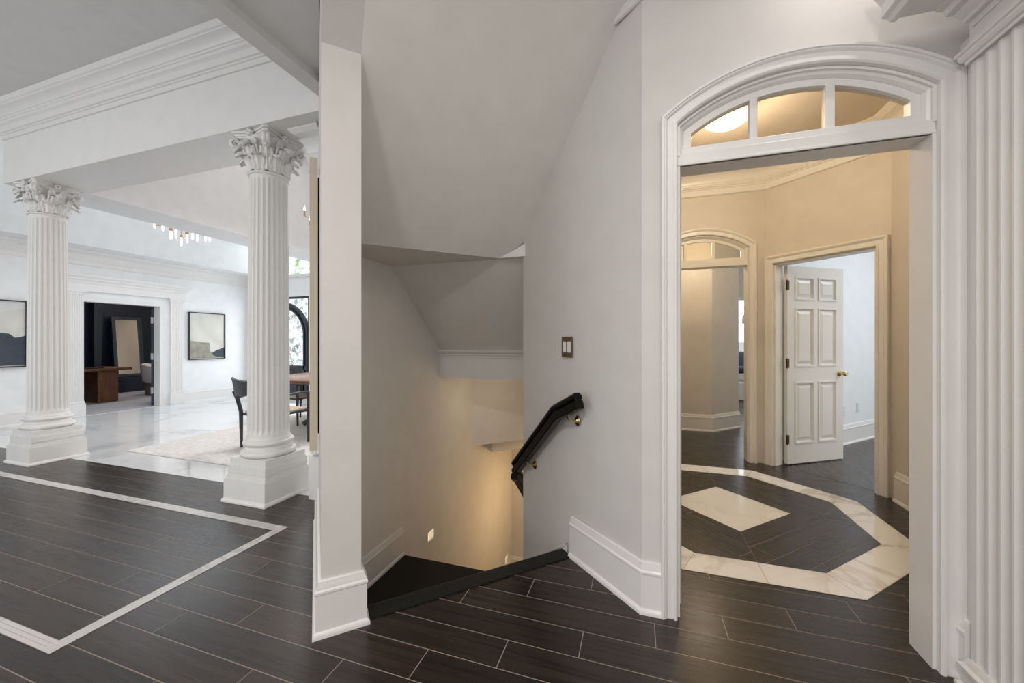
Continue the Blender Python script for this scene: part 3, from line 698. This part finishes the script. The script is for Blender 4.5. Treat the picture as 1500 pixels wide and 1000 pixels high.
# ------------------------------------------------------------------ columns
def make_column():
    root = empty('column', (-2.87, 2.39, 0))
    # plinth
    b = MB()
    def sq(h, z0, z1): b.box(-h, h, -h, h, z0, z1)
    b.sweep([(-.214, -.214), (-.214, .214), (.214, .214), (.214, -.214)], [(0, 0), (.016, 0), (.016, .012), (.010, .024), (0, .03)], XY, closed=True)
    sq(.214, 0, .182); sq(.207, .182, .192); sq(.201, .192, .208); sq(.193, .208, .226); sq(.199, .226, .232); sq(.196, .232, .282); sq(.189, .282, .29); sq(.184, .29, .34)
    b.build('plinth', M['plaster'], root, bevel=.002)
    pr = [(.172, .34)]
    for i in range(11): a = -pi / 2 + pi * i / 10; pr.append((.174 + .024 * cos(a), .366 + .024 * sin(a)))
    pr += [(.172, .392), (.172, .398), (.163, .403), (.158, .414), (.16, .424), (.168, .428)]
    for i in range(9): a = -pi / 2 + pi * i / 8; pr.append((.166 + .015 * cos(a), .446 + .016 * sin(a)))
    pr += [(.162, .464), (.162, .474), (.154, .482), (.151, .492), (.15, .505)]
    b = MB(); b.lathe(pr, n=56); b.build('base', M['plaster'], root, smooth=True)
    # fluted shaft
    NF, PF = 24, 10; rows = []
    zz = [.505, .515, .525, .535, .55, .57] + [.57 + (2.50 - .57) * i / 8 for i in range(1, 9)] + [2.515, 2.53, 2.54, 2.548, 2.556, 2.575]
    am = [0, 0, .35, .7, .92, 1] + [1] * 8 + [.95, .75, .4, 0, 0, 0]
    for z_, a_ in zip(zz, am):
        u = (z_ - .5) / 2.08; R = .149 - .014 * u ** 1.6; ring = []
        for i in range(NF * PF):
            ph = (i % PF) / PF; th = 2 * pi * i / (NF * PF)
            dpt = 0 if ph < .22 else .0115 * sin(pi * (ph - .22) / .78) ** .75
            r_ = R - dpt * a_; ring.append((r_ * cos(th), r_ * sin(th), z_))
        rows.append(ring)
    b = MB(); n0, w0 = b.grid(rows, True); b.build('shaft', M['plaster'], root, smooth=True, edge=28)
    # capital
    pr = [(.136, 2.57), (.146, 2.574), (.15, 2.582), (.146, 2.59), (.138, 2.594), (.128, 2.60), (.124, 2.64), (.124, 2.72), (.13, 2.78), (.145, 2.83), (.165, 2.858), (.165, 2.862)]
    b = MB(); b.lathe(pr, n=48); cap = b.build('capital', M['plaster'], root, smooth=True)
    # abacus: concave sides, clipped corners, three steps
    b = MB()
    def ab(scale, z0, z1):
        pts = []
        for k_ in range(4):
            a = k_ * pi / 2 - pi / 4; c0 = Vector((cos(a), sin(a))) * .262 * scale; c1 = Vector((cos(a + pi / 2), sin(a + pi / 2))) * .262 * scale
            dv = (c1 - c0).normalized(); p0 = c0 + dv * .022; p1 = c1 - dv * .022; nm = Vector((dv.y, -dv.x))
            for i in range(11):
                u = i / 10; pts.append(tuple(p0.lerp(p1, u) - nm * (.034 * sin(pi * u))))
        b.prism(pts, z0, z1, XY)
    ab(.90, 2.855, 2.868); ab(.95, 2.868, 2.884); ab(.93, 2.884, 2.888); ab(1.0, 2.888, 2.905)
    b.build('abacus', M['plaster'], cap)
    # acanthus leaves
    def leaf(th, z0, H, W, r0, out, name):
        b = MB(); rows = []; nv, nu = 15, 9
        for i in range(nv):
            v = i / (nv - 1)
            if v < .72:
                s = v / .72; zc = z0 + H * s * .94; rc = r0 + out * .35 * s ** 2.4
            else:
                s = (v - .72) / .28; a = s * pi * .95; zc = z0 + H * .94 + H * .09 * sin(a); rc = r0 + out * .35 + out * .46 * (1 - cos(a)) * .75
                if s > .55: zc -= H * .16 * (s - .55) / .45
            wd = W * (.72 + .5 * sin(pi * min(v, .8) * .9)) * (1 if v < .7 else max(.28, 1 - (v - .7) * 2.2)) * (1 - .16 * (i % 2))
            row = []
            for j in range(nu):
                u = -1 + 2 * j / (nu - 1); rib = .006 * cos(u * pi * 2.5) + .010 * (1 - u * u)
                rr = rc + rib; tt = th + u * wd / rr
                row.append((rr * cos(tt), rr * sin(tt), zc - abs(u) ** 2 * H * .07 * (1 + .5 * (i % 2))))
            rows.append(row)
        b.grid(rows); o = b.build(name, M['plaster'], cap, smooth=True, edge=50, fix=False)
        s = o.modifiers.new('thick', 'SOLIDIFY'); s.thickness = .007; s.offset = 0
    for k_ in range(8): leaf(k_ * pi / 4 + pi / 8, 2.594, .115, .047, .133, .084, 'acanthus_leaf')
    for k_ in range(8): leaf(k_ * pi / 4, 2.60, .19, .044, .135, .092, 'acanthus_leaf')
    # corner volutes and inner scrolls
    def scroll(th, r_s, z_s, r_e, z_e, R, name, side=0, thk=.011):
        pts = []; rad = []
        er = Vector((cos(th), sin(th), 0)); es = Vector((-sin(th), cos(th), 0))
        for i in range(10):
            u = i / 10; r_ = r_s + (r_e - r_s) * u ** 1.5; z_ = z_s + (z_e + R - z_s) * u ** .8
            pts.append(er * r_ + es * side * (1 - u * .2) + Vector((0, 0, z_))); rad.append(thk * (.5 + .5 * u))
        for i in range(30):
            a = pi / 2 - i * .33; q_ = R * (1 - i / 34)
            pts.append(er * (r_e + q_ * cos(a)) + es * side * .8 + Vector((0, 0, z_e + q_ * sin(a)))); rad.append(thk * (1 - i / 60))
        b = MB(); b.tube(pts, rad, 8, squash=(1.5, 1)); b.build(name, M['plaster'], cap, smooth=True, edge=60)
    for k_ in range(4):
        for s_ in (-.014, .014): scroll(pi / 4 + k_ * pi / 2, .135, 2.70, .222, 2.81, .037, 'volute', s_, .013)
    for k_ in range(4):
        for s_ in (-1, 1):
            pts = []; rad = []; th = k_ * pi / 2; er = Vector((cos(th), sin(th), 0)); es = Vector((-sin(th), cos(th), 0))
            for i in range(8): u = i / 8; pts.append(er * (.14 + .022 * u) + es * s_ * (.06 - .012 * u) + Vector((0, 0, 2.71 + .12 * u))); rad.append(.006 + .003 * u)
            for i in range(24):
                a = pi / 2 - i * .36; q_ = .026 * (1 - i / 28); pts.append(er * .163 + es * s_ * (.048 - q_ * cos(a)) + Vector((0, 0, 2.806 + q_ * sin(a)))); rad.append(.009 * (1 - i / 50))
            b = MB(); b.tube(pts, rad, 8, squash=(1.4, 1)); b.build('scroll', M['plaster'], cap, smooth=True, edge=60)
        b = MB(); er = Vector((cos(th), sin(th), 0)); es = Vector((-sin(th), cos(th), 0))
        for q_ in range(5):
            a = q_ * 2 * pi / 5 + pi / 2; c0 = er * .175 + es * (.016 * cos(a)) + Vector((0, 0, 2.878 + .016 * sin(a)))
            b.tube([c0 - er * .02, c0 + er * .004, c0 + er * .012], [.012, .012, .004], 8)
        b.build('rosette', M['plaster'], cap, smooth=True)
    return root
col1 = make_column()
tag(col1, 'white fluted column with leafy capital, nearer to the stair partition', 'column', 'white columns under the beam')
col2 = copy_tree(col1); col2.location = (-5.99, 2.39, 0)
tag(col2, 'white fluted column with leafy capital, in front of the dark office side, far from the stair', 'column', 'white columns under the beam')

# half-hidden pilaster behind the partition end
pb = tag(empty('pilaster', (-2.35, 2.4675, 0)), 'half-hidden white pilaster behind the stair partition, under the beam end', 'pilaster')
b = MB(); flute_panel(b, -.12, .04, 4, .36, 2.59, .05, lambda a, z_, h: (a, -h, z_)); b.build('shaft', M['plaster'], pb, smooth=True, edge=25)
b = MB(); b.sweep([(.05, 0), (.05, -.04), (-.13, -.04), (-.13, 0)][::-1], [(0, 0), (.03, 0), (.03, .012), (.02, .025), (.02, .18), (.012, .2), (.012, .215), (0, .23)], XY); b.box(-.13, .05, -.055, 0, 0, .34); b.build('plinth', M['plaster'], pb)
b = MB()
rows = []
for o_, z_ in [(0, 2.59), (.015, 2.595), (.01, 2.61), (0, 2.63), (.02, 2.70), (.035, 2.725), (.015, 2.735), (.03, 2.80), (.06, 2.83), (.04, 2.84), (.08, 2.862), (.09, 2.87), (.11, 2.89), (.11, 2.903)]:
    rows.append([(-.12 - o_, 0, z_), (-.12 - o_, -.05 - o_, z_), (.05, -.05 - o_, z_), (.05, 0, z_)])
n0, w0 = b.grid(rows, True); b.ngon([n0 + (len(rows) - 1) * 4 + i for i in range(4)]); b.build('capital', M['plaster'], pb, smooth=True, edge=40)

# ------------------------------------------------------------------ hall objects
# handrail: moulded black rail on two brass brackets
RP = [(-.022, -.056), (.022, -.056), (.026, -.052), (.026, -.012), (.020, -.006), (.028, .004), (.030, .016), (.026, .026), (.014, .034), (-.014, .034), (-.026, .026), (-.030, .016), (-.028, .004), (-.020, -.006), (-.026, -.012), (-.026, -.052)]
def rail_mesh(path, t0, prof=RP):
    b = MB(); b.sweep(path, [(h, o) for o, h in prof], lambda a, b_, h: TD(t0 + h, a, b_)); return b
RT = 1.268
hr = tag(empty('handrail', TD(1.34, 2.05, .7)), 'short black moulded handrail on brass brackets, sloping down beside the light switch', 'handrail')
ho = Vector(hr.location)
def onrail(o, root=hr):
    o.parent = root; o.location = -Vector(root.location); return o
onrail(rail_mesh([(1.70, .94), (1.915, .842), (2.43, .372)], RT).build('rail', M['blacklac'], smooth=True, edge=20))
for (dd, zz_) in ((1.80, .846), (2.28, .458)):
    b = MB()
    pts = [TD(RT, dd, zz_), TD(RT + .005, dd, zz_ - .03), TD(RT + .03, dd, zz_ - .048), TD(1.325, dd, zz_ - .05), TD(1.338, dd, zz_ - .05)]
    b.tube(pts, [.010, .007, .0065, .007, .009], 10); br_ = onrail(b.build('bracket', M['brass'], smooth=True))
    b = MB(); rws = []
    for r_, h in ((.026, 0), (.026, .004), (.02, .008), (.014, .014), (.004, .018)): rws.append([TD(1.339 - h, dd + r_ * cos(2 * pi * i / 20), zz_ - .05 + 1.15 * r_ * sin(2 * pi * i / 20)) for i in range(20)])
    n0, w0 = b.grid(rws, True); b.ngon([n0 + 80 + i for i in range(20)]); o = b.build('rosette', M['brass'], br_, smooth=True)
h2 = tag(empty('handrail', (-.86, 2.8, .1)), 'second black handrail below, just emerging from behind the stair wall corner', 'handrail')
b = MB(); b.sweep([(2.72, .285), (2.80, .24), (3.6, -.46)], [(h, o) for o, h in RP], lambda a, b_, h: (-.86 + h, a, b_)); o = b.build('rail', M['blacklac'], smooth=True, edge=20); o.parent = h2; o.location = -Vector(h2.location)
for yy, zz_ in ((3.0, .03), (3.5, -.41)):
    b = MB(); b.tube([(-.86, yy, zz_), (-.855, yy, zz_ - .03), (-.82, yy, zz_ - .05), (-.787, yy, zz_ - .05)], .007, 8); o = b.build('bracket', M['brass'], smooth=True); o.parent = h2; o.location = -Vector(h2.location)
# light switch
ls = tag(empty('light_switch', TD(1.34, 1.90, 1.2175), radians(-45)), 'bronze two-gang switch plate with white rockers on the stair wall', 'light switch')
# local x points along -d (down the wall to the viewer), local -y out of the wall
b = MB(); b.box(-.054, .054, -.006, 0, -.061, .061); b.build('switch_plate', M['plate'], ls, bevel=.002)
for s_ in (-.023, .023):
    b = MB(); b.box(s_ - .016, s_ + .016, -.009, -.004, -.033, .033); b.build('rocker', M['rocker'], ls, bevel=.002)
    for zz_ in (-.048, .048):
        b = MB(); b.tube([(s_, -.004, zz_), (s_, -.0075, zz_)], .003, 8); b.build('screw', M['bronze'], ls)
# step lights on the left stair wall
def step_light(y_, z_, label):
    r = tag(empty('step_light', (-1.92, y_, z_)), label, 'step light', 'louvred step lights on the stair wall')
    b = MB(); b.sweep([(-.06, -.045), (.06, -.045), (.06, .045), (-.06, .045)], [(0, 0), (0, .006), (-.014, .006), (-.014, 0)], lambda a, b_, h: (h, a, b_), closed=True); b.build('frame', M['trim'], r)
    b = MB(); b.box(.0005, .002, -.05, .05, -.036, .036); b.build('lamp_glass', M['louvre'], r)
    for i in range(5):
        zz_ = -.03 + i * .015; b = MB(); b.prism([(.0, zz_), (.006, zz_ - .006), (.007, zz_ - .004), (.001, zz_ + .003)], -.05, .05, lambda a, b_, h: (a, h, b_)); b.build('louvre', M['trim'], r)
step_light(3.34, -.64, 'lit louvred step light low on the stair wall above the black tread')
step_light(5.62, -2.10, 'lit louvred step light deep down at the foot of the stairs')
# crystal flush lamp in the vestibule
cl = tag(empty('ceiling_lamp', (.645, 3.29, 3.05)), 'glowing round crystal lamp on the vestibule ceiling, seen through the transom glass', 'ceiling lamp')
b = MB(); b.lathe([(.02, -.03), (.19, -.03), (.2, -.022), (.2, 0)], n=40); b.build('canopy', M['brass'], cl, smooth=True)
b = MB(); b.lathe([(.004, -.172), (.05, -.168), (.1, -.155), (.15, -.125), (.185, -.08), (.19, -.03)], n=40); b.build('bowl', M['crystal'], cl, smooth=True)
# art hung on the foyer side of the partition
ar = tag(empty('framed_art', TD(.021, 3.0, 1.47)), 'tall oak-edged artwork hung flat on the stair partition, seen edge-on', 'picture')
def inart(o): o.parent = ar; o.location = -Vector(ar.location); return o
b = MB()
for (d0, d1, z0, z1) in ((2.50, 2.54, .62, 2.31), (3.12, 3.16, .62, 2.31), (2.54, 3.12, .62, .66), (2.54, 3.12, 2.27, 2.31)): b.box(-.030, .012, d0, d1, z0, z1, lambda a, b_, h: TD(a, b_, h))
inart(b.build('frame', M['frametan']))
b = MB(); b.box(-.014, -.004, 2.53, 3.13, .65, 2.28, lambda a, b_, h: TD(a, b_, h)); inart(b.build('canvas', M['cream']))
b = MB(); b.box(-.004, .0195, 2.58, 3.08, .70, 2.23, lambda a, b_, h: TD(a, b_, h)); inart(b.build('gap_shade_strip', M['frameblack']))  # black strip stands in for the shade between frame and wall

# ------------------------------------------------------------------ dining and entry objects
rg_ = MB(); rg_.box(-5.52, -2.75, 2.81, 6.2, .001, .014); tag(rg_.build('rug', M['rug'], bevel=.005), 'pale woven rug under the dining table on the marble floor', 'rug')
tb = tag(empty('dining_table', (-4.2, 4.85, .016)), 'round wooden dining table on crossed black legs, behind the column', 'table')
b = MB(); b.lathe([(.88, .672), (.95, .69), (.955, .70), (.955, .72), (.94, .728)], n=64); b.build('tabletop', M['walnut'], tb, smooth=True)
for a in (pi / 4, 3 * pi / 4, 5 * pi / 4, 7 * pi / 4):
    b = MB(); b.tube([(.62 * cos(a), .62 * sin(a), .03), (.08 * cos(a), .08 * sin(a), .37), (.5 * cos(a + pi * .0), .5 * sin(a), .68)], [.035, .045, .035], 8); b.build('leg', M['darkwood'], tb, smooth=True)
def chair(loc, rz, label, mb='darkwood', seatm='cane', group='chairs around the dining table'):
    r = tag(empty('dining_chair', loc, rz), label, 'chair', group)   # faces local +y
    W = .25; D = .24
    b = MB(); b.box(-W + .02, W - .02, -D + .02, D, .385, .425); b.build('seat', M[seatm], r, bevel=.015)
    b = MB(); b.sweep([(-W, -D), (W, -D), (W, D), (-W, D)], [(0, .375), (.03, .375), (.03, .40), (0, .40)], XY, closed=True); b.build('seat_rail', M[mb], r)
    for sx in (-1, 1):
        b = MB(); b.tube([(sx * W, D, 0), (sx * (W + .005), D, .40), (sx * (W + .012), D - .01, .60)], [.014, .021, .018], 10); b.build('leg', M[mb], r, smooth=True)
        b = MB(); b.tube([(sx * W, -D, 0), (sx * (W + .01), -D, .42), (sx * (W + .03), -D - .03, .58), (sx * (W + .04), -D - .06, .66)], [.014, .022, .022, .02], 10); b.build('leg', M[mb], r, smooth=True)
        b = MB(); b.tube([(sx * (W + .03), -D - .02, .585), (sx * (W + .035), -.1, .61), (sx * (W + .03), .1, .625), (sx * (W + .012), D + .01, .605), (sx * (W + .01), D + .02, .585)], [.02, .017, .017, .022, .018], 10, squash=(1.2, .8)); b.build('arm', M[mb], r, smooth=True)
    # wide curved back, swept out at both ends
    rows = []
    for i in range(17):
        u = -1 + i / 8; x = u * .33; y = -D - .10 + .07 * u * u; zl = .60 - .0 + .06 * (1 - abs(u)) ** .8 - .02; zh = .79 + .025 * abs(u) ** 2
        if abs(u) > .82: zl += (abs(u) - .82) * .75
        rows.append([(x, y - .012, zl), (x, y - .04, zh), (x, y - .016, zh + .008), (x, y + .012, zl)])
    b = MB(); n0, w0 = b.grid(rows, True); b.ngon([n0 + i for i in range(4)]); b.ngon([n0 + 64 + i for i in reversed(range(4))])
    b.build('backrest', M[mb], r, smooth=True, edge=50)
    return r
chair((-4.13, 3.53, .0165), radians(-4), 'black wooden armchair with a woven seat, its back to us behind the near column')
chair((-4.98, 4.66, .0165), radians(-90), 'black wooden armchair across the round table, only a leg and its back showing')
# upholstered chair beyond the table
uc = tag(empty('dining_chair', (-5.05, 5.95, .0165), radians(-140)), 'pale upholstered chair beyond the dining table, near the iron door', 'chair', 'chairs around the dining table')
b = MB(); b.box(-.26, .26, -.25, .25, .30, .45); b.build('seat', M['boucle'], uc, bevel=.04)
b = MB(); rows = []
for i in range(13):
    a = pi + pi * i / 12; rows.append([(.30 * cos(a), .30 * sin(a) * 1.0, .30), (.33 * cos(a), .33 * sin(a), .80), (.27 * cos(a), .27 * sin(a), .82), (.23 * cos(a), .23 * sin(a), .30)])
n0, w0 = b.grid(rows, True); b.ngon([n0 + i for i in range(4)]); b.ngon([n0 + 48 + i for i in reversed(range(4))]); b.build('backrest', M['boucle'], uc, smooth=True, edge=50, bevel=.015)
for sx in (-1, 1):
    for sy in (-1, 1): b = MB(); b.tube([(sx * .2, sy * .2, 0), (sx * .19, sy * .19, .31)], [.012, .018], 8); b.build('leg', M['darkwood'], uc, smooth=True)
# entry chandelier with glass tube lamps
ch = tag(empty('chandelier', (-7.27, 4.48, 4.7)), 'copper chandelier with glowing glass tube lamps hanging in the entry hall', 'chandelier')
b = MB(); b.lathe([(.09, -.03), (.09, 0)], n=24); b.lathe([(.012, -1.50), (.012, -.03)], n=10); b.build('stem', M['copper'], ch, smooth=True)
b = MB(); b.tube([(-.5 * .95, -.5 * .31, -1.49), (.5 * .95, .5 * .31, -1.49)], .012, 8); b.tube([(.2 * -.31, .2 * .95, -1.49), (-.2 * -.31, -.2 * .95, -1.49)], .012, 8); b.build('arm', M['copper'], ch, smooth=True)
for (u, v, dz) in ((-.50, 0, .20), (-.36, .0, .16), (-.19, -.04, .0), (-.19, .06, .05), (-.05, 0, -.10), (.04, .12, .04), (.09, -.05, -.06), (.14, .1, .0), (.36, 0, -.02), (.39, .05, -.01)):
    cx, cy = u * .951 - v * .31, u * .31 + v * .951; zt = -1.60 + dz
    b = MB(); b.lathe([(.004, zt + .04), (.004, -1.48)] if zt + .04 < -1.48 else [(.004, -1.49), (.004, zt + .06)], (cx, cy), 8); b.lathe([(.02, zt), (.026, zt + .004), (.026, zt + .016), (.02, zt + .02), (.026, zt + .026), (.026, zt + .04), (.01, zt + .046)], (cx, cy), 14); s_ = b.build('socket', M['copper'], ch, smooth=True)
    b = MB(); b.lathe([(.006, zt - .145), (.014, zt - .13), (.016, zt - .08), (.016, zt)], (cx, cy), 12); b.build('bulb', M['bulb'], s_, smooth=True)
# dining chandelier, its near arms just showing past the column
dc = tag(empty('chandelier', (-4.2, 4.85, 4.7)), 'candle chandelier above the dining table, one flame-shaped bulb showing beside the partition', 'chandelier')
b = MB(); b.lathe([(.08, -.03), (.08, 0)], n=20); b.lathe([(.012, -1.75), (.03, -1.6), (.012, -1.4), (.012, -.03)], n=12); b.build('stem', M['copper'], dc, smooth=True)
for (nn, R, z0) in ((8, .62, -1.66), (6, .44, -1.0)):
    for i in range(nn):
        a = 2 * pi * i / nn + (2.62 if nn == 8 else 2.5)
        b = MB(); b.tube([(.01 * cos(a), .01 * sin(a), z0), (R * .5 * cos(a), R * .5 * sin(a), z0 - .06), (R * cos(a), R * sin(a), z0)], .007, 8); b.lathe([(.012, z0), (.012, z0 + .07)], (R * cos(a), R * sin(a)), 10); s_ = b.build('arm', M['copper'], dc, smooth=True)
        b = MB(); b.lathe([(.008, z0 + .07), (.016, z0 + .09), (.010, z0 + .12), (.002, z0 + .15)], (R * cos(a), R * sin(a)), 10); b.build('bulb', M['bulb'], s_, smooth=True)
# pictures on the left wall
def picture(y0, y1, label, shapes):
    z0, z1 = .868, 1.86
    r = tag(empty('framed_painting', (-8.8, (y0 + y1) / 2, (z0 + z1) / 2)), label, 'picture', 'paintings on the entry wall')
    hw, hh = (y1 - y0) / 2, (z1 - z0) / 2
    b = MB(); b.sweep([(-hw, -hh), (hw, -hh), (hw, hh), (-hw, hh)], [(0, 0), (0, .05), (.018, .05), (.018, 0)], lambda a, b_, h: (h, a, b_), closed=True); b.build('frame', M['frameblack'], r)
    b = MB(); b.box(.001, .03, -hw + .018, hw - .018, -hh + .018, hh - .018)
    for mi, pts in shapes:
        e_ = .0305 + .0006 * (mi); b.quad([(e_, p[0] * (hw - .018), p[1] * (hh - .018)) for p in pts], mi)
    b.build('canvas', [M['cream'], M['cream2'], M['olive'], M['slate']], r, fix=False)
picture(5.487, 6.218, 'black framed painting of a pale landscape with a dark hill, beside the fluted pilaster', [
    (1, [(-1, .86), (-.5, .9), (.2, .93), (.6, .98), (1, 1), (-1, 1)]),
    (2, [(-1, -.98), (1, -.98), (1, -.62), (.62, -.64), (.4, -.7), (.15, -.7), (.12, -.3), (-.3, -.27), (-1, -.2)]),
    (1, [(-1, -.98), (.1, -.98), (.5, -.9), (.2, -.84), (-.05, -.5), (-.15, -.8), (-.6, -.86), (-1, -.9)]),
    (3, [(.2, -.8), (.5, -.64), (.75, -.58), (1, -.5), (1, -.98), (.6, -.96)])])
picture(2.55, 3.279, 'black framed painting with a large slate shape, behind the farther white column', [
    (1, [(-1, .6), (0, .55), (.6, .72), (1, .8), (1, 1), (-1, 1)]),
    (3, [(-1, -.98), (1, -.98), (1, -.05), (.86, -.1), (.7, -.12), (.55, 0), (.4, .02), (.1, .04), (-.3, -.05), (-1, -.1)]),
    (1, [(.60, -.92), (.78, -.92), (.88, -.2), (.97, -.02), (.97, .12), (.86, .12), (.88, -.08), (.74, -.25), (.73, -.4)])])
# office: desk, mirror, armchair
dk = tag(empty('desk', (-10.75, 4.45, 0)), 'walnut desk with a slab panel leg in the dark office', 'desk')
b = MB(); b.box(-.45, .45, -1.15, .90, .655, .70); b.build('desktop', M['walnut'], dk, bevel=.006)
for yy in (.39, -.95):
    b = MB(); b.box(-.36, .35, yy, yy + .33, .003, .655); b.build('panel_leg', M['walnut'], dk, bevel=.01)
b = MB(); b.box(-10.85, -10.4, 4.3, 4.95, .701, .716); tag(b.build('desk_pad', M['frameblack'], bevel=.003), 'flat dark pad lying on the walnut desk', 'desk pad')
mr = tag(empty('leaning_mirror', (-12.1, 6.29, .37)), 'tall dark framed mirror leaning on the navy office wall above the ledge', 'mirror')
b = MB(); mpp = lambda a, b_, h: (h - .16 * b_ / 1.5 - .12, a, b_)
b.sweep([(-.30, 0.0), (.30, 0.0), (.30, 1.5), (-.30, 1.5)], [(0, 0), (0, .05), (.07, .05), (.07, 0)], mpp, closed=True); b.build('frame', M['navyframe'], mr)
b = MB(); b.box(-.24, .24, .06, 1.45, .015, .025, mpp); b.build('mirror_glass', M['mirror'], mr)
w = MB(); w.box(-12.5, -11.95, 2.4, 7.6, 0, .36); struct(w.build('trim_11', M['navy'], bevel=.01))
ac = tag(empty('armchair', (-10.74, 6.2, 0), radians(150)), 'pale round-backed armchair on a dark base in the office doorway', 'armchair')
b = MB(); b.lathe([(.32, 0), (.34, .02), (.34, .30), (.28, .31)], n=32); b.build('base', M['suede'], ac, smooth=True)
b = MB(); b.lathe([(.28, .30), (.34, .33), (.35, .38), (.30, .42)], n=32); b.build('seat', M['boucle'], ac, smooth=True)
rows = []
for i in range(17):
    a = -pi * .15 + pi * 1.3 * i / 16; hh = .50 + .22 * sin(max(0, min(pi, pi * i / 16))) ** .8
    rows.append([(.33 * cos(a), .33 * sin(a), .28), (.39 * cos(a), .39 * sin(a), .34), (.41 * cos(a), .41 * sin(a), hh), (.36 * cos(a), .36 * sin(a), hh + .03), (.31 * cos(a), .31 * sin(a), hh - .01), (.30 * cos(a), .30 * sin(a), .3)])
b = MB(); n0, w0 = b.grid(rows, True); b.ngon([n0 + i for i in range(6)]); b.ngon([n0 + 96 + i for i in reversed(range(6))]); b.build('backrest', M['boucle'], ac, smooth=True, edge=60)
# bedroom glimpse
bd = tag(empty('bed', (2.6, 10.0, 0)), 'bed with pale base and dark navy bedding glimpsed through the far arch', 'bed')
b = MB(); b.box(-.9, .9, -.75, .95, .0, .40); b.build('bed_base', M['linen'], bd, bevel=.03)
b = MB(); b.box(-.86, .86, -.72, .9, .40, .62); b.build('mattress', M['linen'], bd, bevel=.06)
b = MB(); b.box(-.88, .88, -.735, .3, .56, .70); b.build('throw', M['navybed'], bd, bevel=.05)
b = MB(); rows = []
for i in range(9):
    u = -1 + i / 4; rows.append([(u * .4 - .4, -.1 + .5 * (j / 8), .66 + .36 * (1 - u ** 4) * sin(pi * j / 8) ** .6) for j in range(9)])
tag_p = MB(); tag_p.grid(rows); tag_p.box(-.75, -.05, -.05, .35, .64, .70); tag_p.build('pillow', M['navybed'], bd, smooth=True, edge=60)
b = MB(); b.box(-.95, .95, .88, .96, .4, 1.25); b.build('headboard', M['linen'], bd, bevel=.03)
pl = tag(empty('pendant_lamp', (2.17, 9.3, 3.05)), 'small dark lamp hanging before the bedroom window', 'lamp')
b = MB(); b.tube([(0, 0, 0), (0, 0, -1.25)], .008, 8); b.build('cord', M['frameblack'], pl)
b = MB(); b.lathe([(.015, -1.22), (.05, -1.27), (.065, -1.40), (.055, -1.42)], n=20); b.build('lamp_shade', M['steel'], pl, smooth=True)

# ------------------------------------------------------------------ light
def area(loc, rot, size, power, col, sy=None):
    l = bpy.data.lights.new('area_light', 'AREA'); l.energy = power; l.color = col; l.shape = 'RECTANGLE'; l.size = size; l.size_y = sy or size
    o = bpy.data.objects.new('area_light', l); COL.objects.link(o); o.location = loc; o.rotation_euler = rot; return o
def point(loc, power, col, r=.05):
    l = bpy.data.lights.new('point_light', 'POINT'); l.energy = power; l.color = col; l.shadow_soft_size = r
    o = bpy.data.objects.new('point_light', l); COL.objects.link(o); o.location = loc; return o
WARM = (1, .81, .58); SOFT = (1, .92, .855); COOL = (.86, .93, 1)
area((.84, 1.56, 3.03), (0, 0, 0), .07, 2.3, SOFT)                      # recessed lamp close to the arched doorway
area((.3, .1, 3.03), (0, 0, 0), .3, 9, SOFT)                            # recessed lamp over the hall
area((-.3, -1.1, 3.03), (0, 0, 0), .3, 52, SOFT)                         # recessed lamp behind the viewer
area((-4.3, -.4, 3.62), (0, 0, 0), 1.2, 17, (1, .97, .94))              # unseen fill added under the foyer ceiling
area((-5.6, -2.5, 1.7), (radians(90), 0, 0), 3.6, 50, COOL, 2.4)        # added daylight panel facing the foyer, no window built here
area((-4.2, 4.6, 4.65), (0, 0, 0), 2.4, 16, (1, .95, .92), 3.0)         # fill added below the dining ceiling, without a fitting
area((-4.2, 4.85, 3.0), (0, 0, 0), 1.0, 56, (1, .96, .93))              # dining chandelier glow
area((-7.3, 4.6, 4.65), (0, 0, 0), .8, 9, COOL, 3.2)                    # cool fill added high in the entry, no lamp there
area((-7.27, 4.48, 2.8), (0, 0, 0), .9, 10, COOL, 1.6)                  # entry chandelier glow
area((-7.5, 6.7, 3.2), (radians(-90), 0, 0), 1.5, 5, COOL, .8)         # entry transom daylight
area((-7.85, 6.72, 1.15), (radians(-90), 0, 0), 1.5, 13, COOL, 2.0)     # entry door daylight
area((-10.6, 6.3, 2.95), (0, 0, 0), .8, 18, (1, .90, .80))              # office ceiling
area((-10.4, 4.6, 2.95), (0, 0, 0), .5, 14, COOL)                       # office ceiling
point((.645, 3.29, 2.80), 26, WARM, .12)                                # vestibule crystal lamp
point((.75, 5.25, 2.4), 15, WARM, .1)                                    # unseen fill added to brighten the passage walls
point((-.98, 5.1, -.95), 12.5, (1, .65, .32), .25)
point((-1.3, 4.0, .62), 2.2, (1, .80, .58), .15)                      # added fill for the stair wall; the point above is the basement lamp
area((3.9, 4.6, 3.0), (0, 0, 0), 1.2, 36, COOL)                         # side room
area((2.6, 9.6, 3.0), (0, 0, 0), 1.2, 40, COOL)                         # bedroom
W = bpy.data.worlds.new('world'); S.world = W; W.use_nodes = True
bg = W.node_tree.nodes['Background']; bg.inputs[0].default_value = (1, .985, .96, 1); bg.inputs[1].default_value = .8

# ------------------------------------------------------------------ camera
cd = bpy.data.cameras.new('camera'); cam = bpy.data.objects.new('camera', cd); COL.objects.link(cam)
cd.sensor_width = 36; cd.lens = 565 / 1500 * 36; cd.clip_start = .02
cam.location = (0, 0, 1.25); cam.rotation_euler = (radians(90), 0, radians(18))
S.camera = cam
S.view_settings.view_transform = 'Standard'; S.view_settings.look = 'None'; S.view_settings.gamma = 1
S.view_settings.use_curve_mapping = False
S.view_settings.exposure = 0.25
